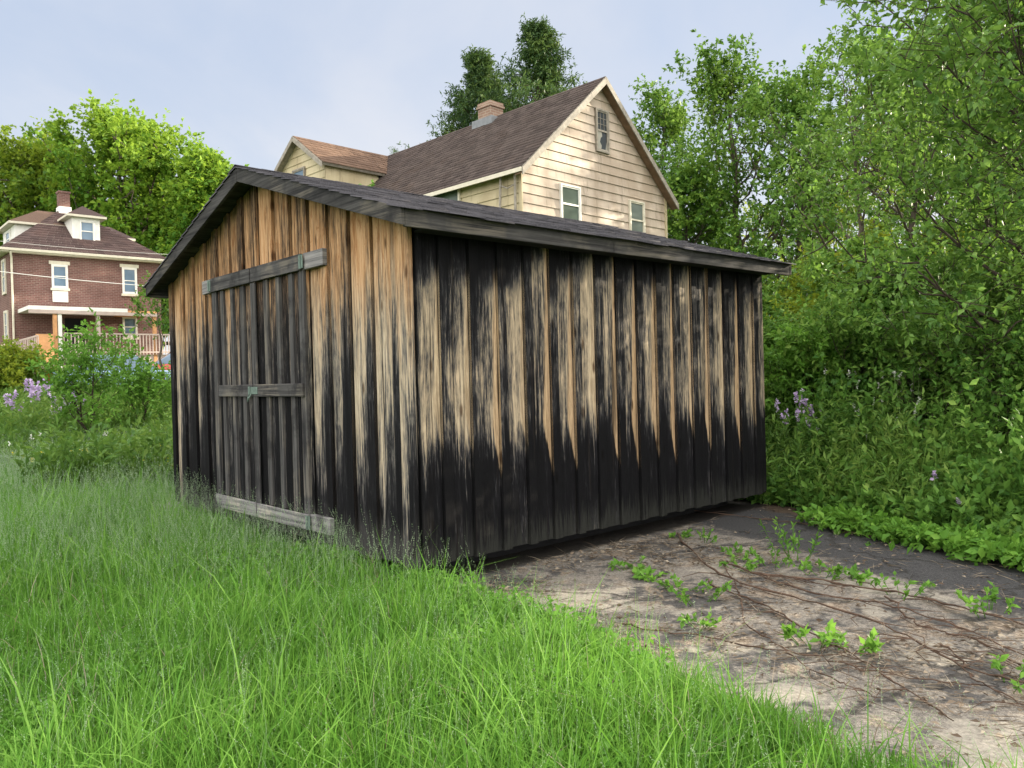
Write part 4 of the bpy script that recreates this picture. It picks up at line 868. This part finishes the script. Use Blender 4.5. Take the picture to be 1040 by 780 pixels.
h = np.clip((.16+.55*np.clip(d_, 0, 1.1))*(1+.45*vnoise(x, y, 3.5, 91)), .10, 1.1)*rng.uniform(.6, 1.3, len(x)); weed_field(rng, n, x, y, h, .085, 22, 'shrub_leaf', 'undergrowth', 'dense low green undergrowth edging the driveway', cat='undergrowth', tint=.45, wr=.55)
n = 1500; y = rng.uniform(3, 13, n); d_ = np.abs(rng.normal(.2, .9, n))+.12; x = EA[0]+(y-EA[1])*(ED[0]/ED[1])+d_; ok = (x < .72*y+.8) & (vnoise(x, y, 1.6, 93) > .05); x, y, d_ = x[ok], y[ok], d_[ok]
h = np.clip(.35+.6*np.clip(d_, 0, 1), .3, 1.0)*rng.uniform(.6, 1.3, len(x)); weed_field(rng, n, x, y, h, .10, 20, 'meadow', 'tall_weeds', 'lighter narrow leaved weeds standing out of the undergrowth', cat='weeds', tint=.6, wr=.26)
n = 2600; y = rng.uniform(4.2, 6.9, n); d_ = rng.normal(-.10, .13, n); x = EA[0]+(y-EA[1])*(ED[0]/ED[1])+d_; z = np.full(n, .05)+rng.uniform(0, .08, n)
V, T, R_ = leaf_arrays(rng, np.stack([x, y, z], 1), nrm(rng.normal(size=(n, 3))*[1, 1, .3]), np.full(n, .07), 3, .075, .6, perp=.7, droop=.05, cl=np.clip(rng.normal(.45, .2, n), 0, 1))
o = link('creeper', mesh_np('creeper', V, T, R_), M['seedling']); tag(o, 'leafy green creeper along the driveway edge', 'creeper', kind='stuff')
flowerclump('wildflower', 'lilac phlox cluster just right of the shed end', at(812, 8.5), 71, 12, .26, 1.0, 'purple', .035, head=.08, per=30)
for px, Y, h_, lab in ((943, 6.35, .52, 'single lilac bloom above the creeper'), (968, 6.1, .34, 'low single lilac bloom close to the creeper')):
    flowerclump('wildflower', lab, at(px, Y), 72+px, 1, .03, h_, 'purple', .035, head=.035, per=16)
for px, Y, h_, s, lab in ((868, 8.6, 1.22, 81, 'white blossoms among leaves between the two front shrubs'), (893, 8.1, 1.0, 82, 'pale blossoms on the lower edge of the full shrub'), (945, 8.1, 1.32, 83, 'white blossoms high in the shrubs below the dark limbs')):
    flowerclump('wildflower', lab, at(px, Y), s, 11, .42, h_, 'whitepetal', .024, 'shrub_leaf', head=.055, per=16)
plant('small_tree', 'sprig of a small tree rising over the shed roof before the brown roof', 'tree', at(372, 13.5), 91, 4.42, .6, .7, 10, 4, 4, 9, .085, .26, 'seedling', 'bark_dark', .04, elev=(10, 45))
# ================================================================== DRIVEWAY DETAILS
def seedling(loc, seed, s, label, tallp=False):
    rg = np.random.default_rng(seed); root = empty('seedling', loc, rg.uniform(0, 6), label, 'weed', 'green seedlings on the driveway'); n = 7 if not tallp else 10
    a = rg.uniform(0, 6.28, n); r = s*.45*np.sqrt(rg.random(n)); S = np.stack([np.cos(a)*r, np.sin(a)*r, 0*a], 1); lowf = rg.uniform(.12, .6); D = nrm(np.stack([np.cos(a)*.45, np.sin(a)*.45, np.full(n, 1.0 if tallp else lowf)], 1)); lz = rg.uniform(.7, 1.25); L = s*rg.uniform(.5, 1.0, n)*(1.1 if tallp else .7)
    V, T, R_ = leaf_arrays(rg, S, D, L, 11 if not tallp else 14, .046*lz if not tallp else .05, .55 if not tallp else .3, perp=.8, droop=.0, cl=np.clip(rg.normal(.5, .2, n), 0, 1), t0=.4 if not tallp else .2, fold=.08)
    sl_ = []
    for i in range(n): q = tube_arrays([S[i], S[i]+D[i]*L[i]], [.003, .0015], 3); f = q[1]; sl_.append((q[0], np.concatenate([f[:, [0, 1, 2]], f[:, [0, 2, 3]]]), np.full(2*len(f), .3)))
    V, T, R_ = cat_arrays([(V, T, R_)]+sl_)
    link('foliage', mesh_np('seedling_leaves', V, T, R_), M['seedling'], root)
for i_, (px, py, s, tl, lab) in enumerate(((640, 582, .15, 0, 'five leaved sprout nearest the long wall of the shed'), (662, 590, .12, 0, 'small sprout just right of the one nearest the shed wall'), (692, 602, .2, 0, 'start of the leafy trail of creeper on bare dirt'), (709, 614, .26, 0, 'bushiest clump of the leafy trail on bare dirt'), (716, 640, .16, 0, 'yellowish clump at the near end of the leafy trail'),
        (752, 570, .22, 0, 'leafy clump where the dead vines begin'), (745, 581, .2, 0, 'leafy clump on the near side of the vine tangle'), (806, 567, .3, 1, 'tallest feathery weed in the middle of the driveway'), (785, 576, .18, 0, 'low clump between the vine tangle and the feathery weed'), (834, 586, .22, 0, 'low clump right of the feathery weed'), (866, 592, .16, 0, 'small clump on the edge of the clean asphalt'), (716, 552, .16, 0, 'weeds in the crack nearest the far shed corner'),
        (690, 548, .12, 0, 'weeds in the crack in the shade of the shed wall'), (915, 608, .2, 0, 'clump by the vines on the right half of the driveway'), (1004, 626, .24, 0, 'largest clump at the right border of the driveway'), (828, 658, .18, 0, 'lime sprout standing alone in the near debris'), (872, 665, .12, 0, 'tiny sprout right of the lime sprout in the debris'), (1024, 700, .22, 0, 'yellowish clump in the near right corner'), )):
    p = gpt(px, py); seedling((float(p[0]), float(p[1]), .012), 300+i_, s, lab, bool(tl))
rgv = np.random.default_rng(55)
for pts, r, lab in (([(700, 545), (735, 585), (800, 608), (880, 640), (960, 682), (1050, 712)], .010, 'long dead vine running from the shed toward the near right corner'), ([(770, 588), (850, 596), (930, 612), (1050, 645)], .011, 'dead vine along the edge of the clean asphalt'), ([(720, 592), (775, 618), (835, 655), (905, 700), (960, 745)], .008, 'dead vine bending toward the grass'), ([(740, 580), (830, 612), (900, 618), (970, 640), (1050, 672)], .008, 'dead vine between the two longer runners'), ([(640, 640), (720, 652), (800, 668), (880, 690), (1000, 705)], .006, 'thin runner crossing the near debris'), ([(680, 520), (760, 528), (850, 540), (900, 552)], .006, 'thin runner along the undergrowth edge'),
        ([(735, 575), (760, 640), (830, 690), (900, 715)], .006, 'thin runner curling out of the vine tangle'), ([(900, 612), (935, 640), (990, 655), (1045, 690)], .007, 'short runner beside the right clump of leaves'), ([(960, 660), (990, 690), (1030, 725), (1060, 760)], .006, 'runner in the near right corner')):
    P = np.array([gpt(*p) for p in pts]); t = np.linspace(0, 1, len(P)); tt = np.linspace(0, 1, 40); Q = np.stack([np.interp(tt, t, P[:, c]) for c in range(3)], 1)
    for _ in range(3): Q[1:-1] = (Q[:-2]+Q[1:-1]*2+Q[2:])/4
    wob = np.cumsum(rgv.normal(size=(40, 2))*.012, 0); wob -= wob.mean(0); Q[:, :2] += wob; Q[:, 2] = .022+r*.6+np.abs(vnoise(tt*30, tt*11, 1., int(px)))*.015
    r *= .72; lines = [(Q, np.linspace(r, r*.5, 40)*(1+.25*np.sin(tt*37+px)))]
    for _ in range(16):
        i0 = rgv.integers(3, 36); a = rgv.uniform(0, 6.28); b = Q[i0]; L = rgv.uniform(.08, .3); lines.append((np.array([b, b+[math.cos(a)*L*.5, math.sin(a)*L*.5, .006], b+[math.cos(a+.4)*L, math.sin(a+.4)*L, -.002]]), np.array([r*.5, r*.35, r*.2])))
    o = link('dead_vine', tubes_mesh('dead_vine', lines, 5), M['vine']); tag(o, lab, 'vine', 'dead vine runners on the driveway')
# litter
n = 19000; x = rng.uniform(-.6, 4.4, n); y = rng.uniform(1.8, 8.2, n); u, v = w2shed(x, y); dv_ = vegdist(x, y)
pr = np.clip(.35+.5*vnoise(x, y, 2.2, 61)+.35*vnoise(x, y, 6, 62), .02, 1)*np.where(dv_ > -.9, .25, 1)*np.where(dv_ > -.2, 3, 1); k = (v < -.02) & (dv_ < .2) & (grassdist(x, y) < .25) & (rng.random(n) < pr); x, y = x[k], y[k]; n = len(x)
a = rng.uniform(0, 6.28, n); D = np.stack([np.cos(a), np.sin(a), rng.normal(size=n)*.08], 1); S = np.stack([x, y, np.full(n, .024)], 1)
V1, T1, R1 = leaf_arrays(rng, S, nrm(D), np.full(n, .01), 1, .035, .45, perp=.15, along=1., droop=0, cl=np.clip(rng.normal(.4, .25, n), 0, 1)); n2 = n//2
V2_, T2_, R2_ = leaf_arrays(rng, S[:n2]+[.02, .01, .004], nrm(D[:n2][:, [1, 0, 2]]), np.full(n2, .01), 2, .13, .022, perp=.3, along=1., droop=0, cl=np.clip(rng.normal(.65, .2, n2), 0, 1), fold=.02)
V, T, R_ = cat_arrays([(V1, T1, R1), (V2_, T2_, R2_)]); o = link('leaf_litter', mesh_np('leaf_litter', V, T, R_), M['litter']); tag(o, 'dry leaves and straw scattered on the driveway', 'litter', kind='stuff')
# ================================================================== LIGHT, SKY, CAMERA
AZ, EL = rad(66), rad(14)
sd = Vector((math.sin(AZ)*math.cos(EL), math.cos(AZ)*math.cos(EL), math.sin(EL)))
ld = bpy.data.lights.new('sun', 'SUN'); ld.energy = 2.7; ld.angle = rad(.6); ld.color = (1, .88, .68)
lo = bpy.data.objects.new('sun', ld); COL.objects.link(lo); lo.rotation_euler = (-sd).to_track_quat('-Z', 'Y').to_euler(); lo.location = (30, 0, 30)
w = G('World', True); SC.world = w.m
sky = w.n('ShaderNodeTexSky', sky_type='NISHITA'); sky.sun_disc = False; sky.sun_elevation = EL; sky.sun_rotation = AZ; sky.air_density = 1.2; sky.dust_density = 2.5; sky.ozone_density = 1.5
dirv = w.n('ShaderNodeTexCoord').outputs['Generated']; q = w.xyz(dirv)
cv = w.vec(w.m_('DIVIDE', q[0], w.add(w.m_('ABSOLUTE', q[2]), .25)), w.m_('DIVIDE', q[1], w.add(w.m_('ABSOLUTE', q[2]), .25)), 0.)
cn = w.noise(cv, 1.1, 6, .55, .4)
CLOUD = w.mix(w.ss(.02, .45, q[2]), w.mix(w.ss(.35, .7, cn), (1.40, 1.50, 1.68), (1.68, 1.68, 1.70)), w.mix(w.ss(.35, .7, cn), (.98, 1.15, 1.48), (1.28, 1.36, 1.54)))
base = w.mix(w.ss(.3, .75, cn, .90, 1.0), w.mix(1., sky.outputs[0], (.45, .45, .45), 'MULTIPLY'), CLOUD)
high = w.mx(w.ss(.46, .72, q[2]), w.ss(.02, -.35, q[1]))          # added fill light: unseen sky overhead and behind the camera brightened
cc = w.mix(high, base, (5.9, 5.7, 5.4))
bg = w.n('ShaderNodeBackground'); w.put(bg.inputs[0], cc); bg.inputs[1].default_value = .12
wo = w.n('ShaderNodeOutputWorld'); w.t.links.new(bg.outputs[0], wo.inputs[0])
cd = bpy.data.cameras.new('camera'); cam = bpy.data.objects.new('camera', cd); COL.objects.link(cam)
cd.sensor_width = 36; cd.lens = F/1040*36; cd.clip_start = .05; cd.clip_end = 4000
cam.matrix_world = Matrix(((RGT[0], UPV[0], -FWD[0], 0), (RGT[1], UPV[1], -FWD[1], 0), (RGT[2], UPV[2], -FWD[2], ZC), (0, 0, 0, 1)))
SC.camera = cam
SC.view_settings.view_transform = 'Standard'; SC.view_settings.look = 'None'; SC.view_settings.exposure = 2.25; SC.view_settings.gamma = 1
SC.render.engine = 'CYCLES'; SC.cycles.use_denoising = True; SC.cycles.max_bounces = 8; SC.cycles.transmission_bounces = 6; SC.cycles.diffuse_bounces = 4
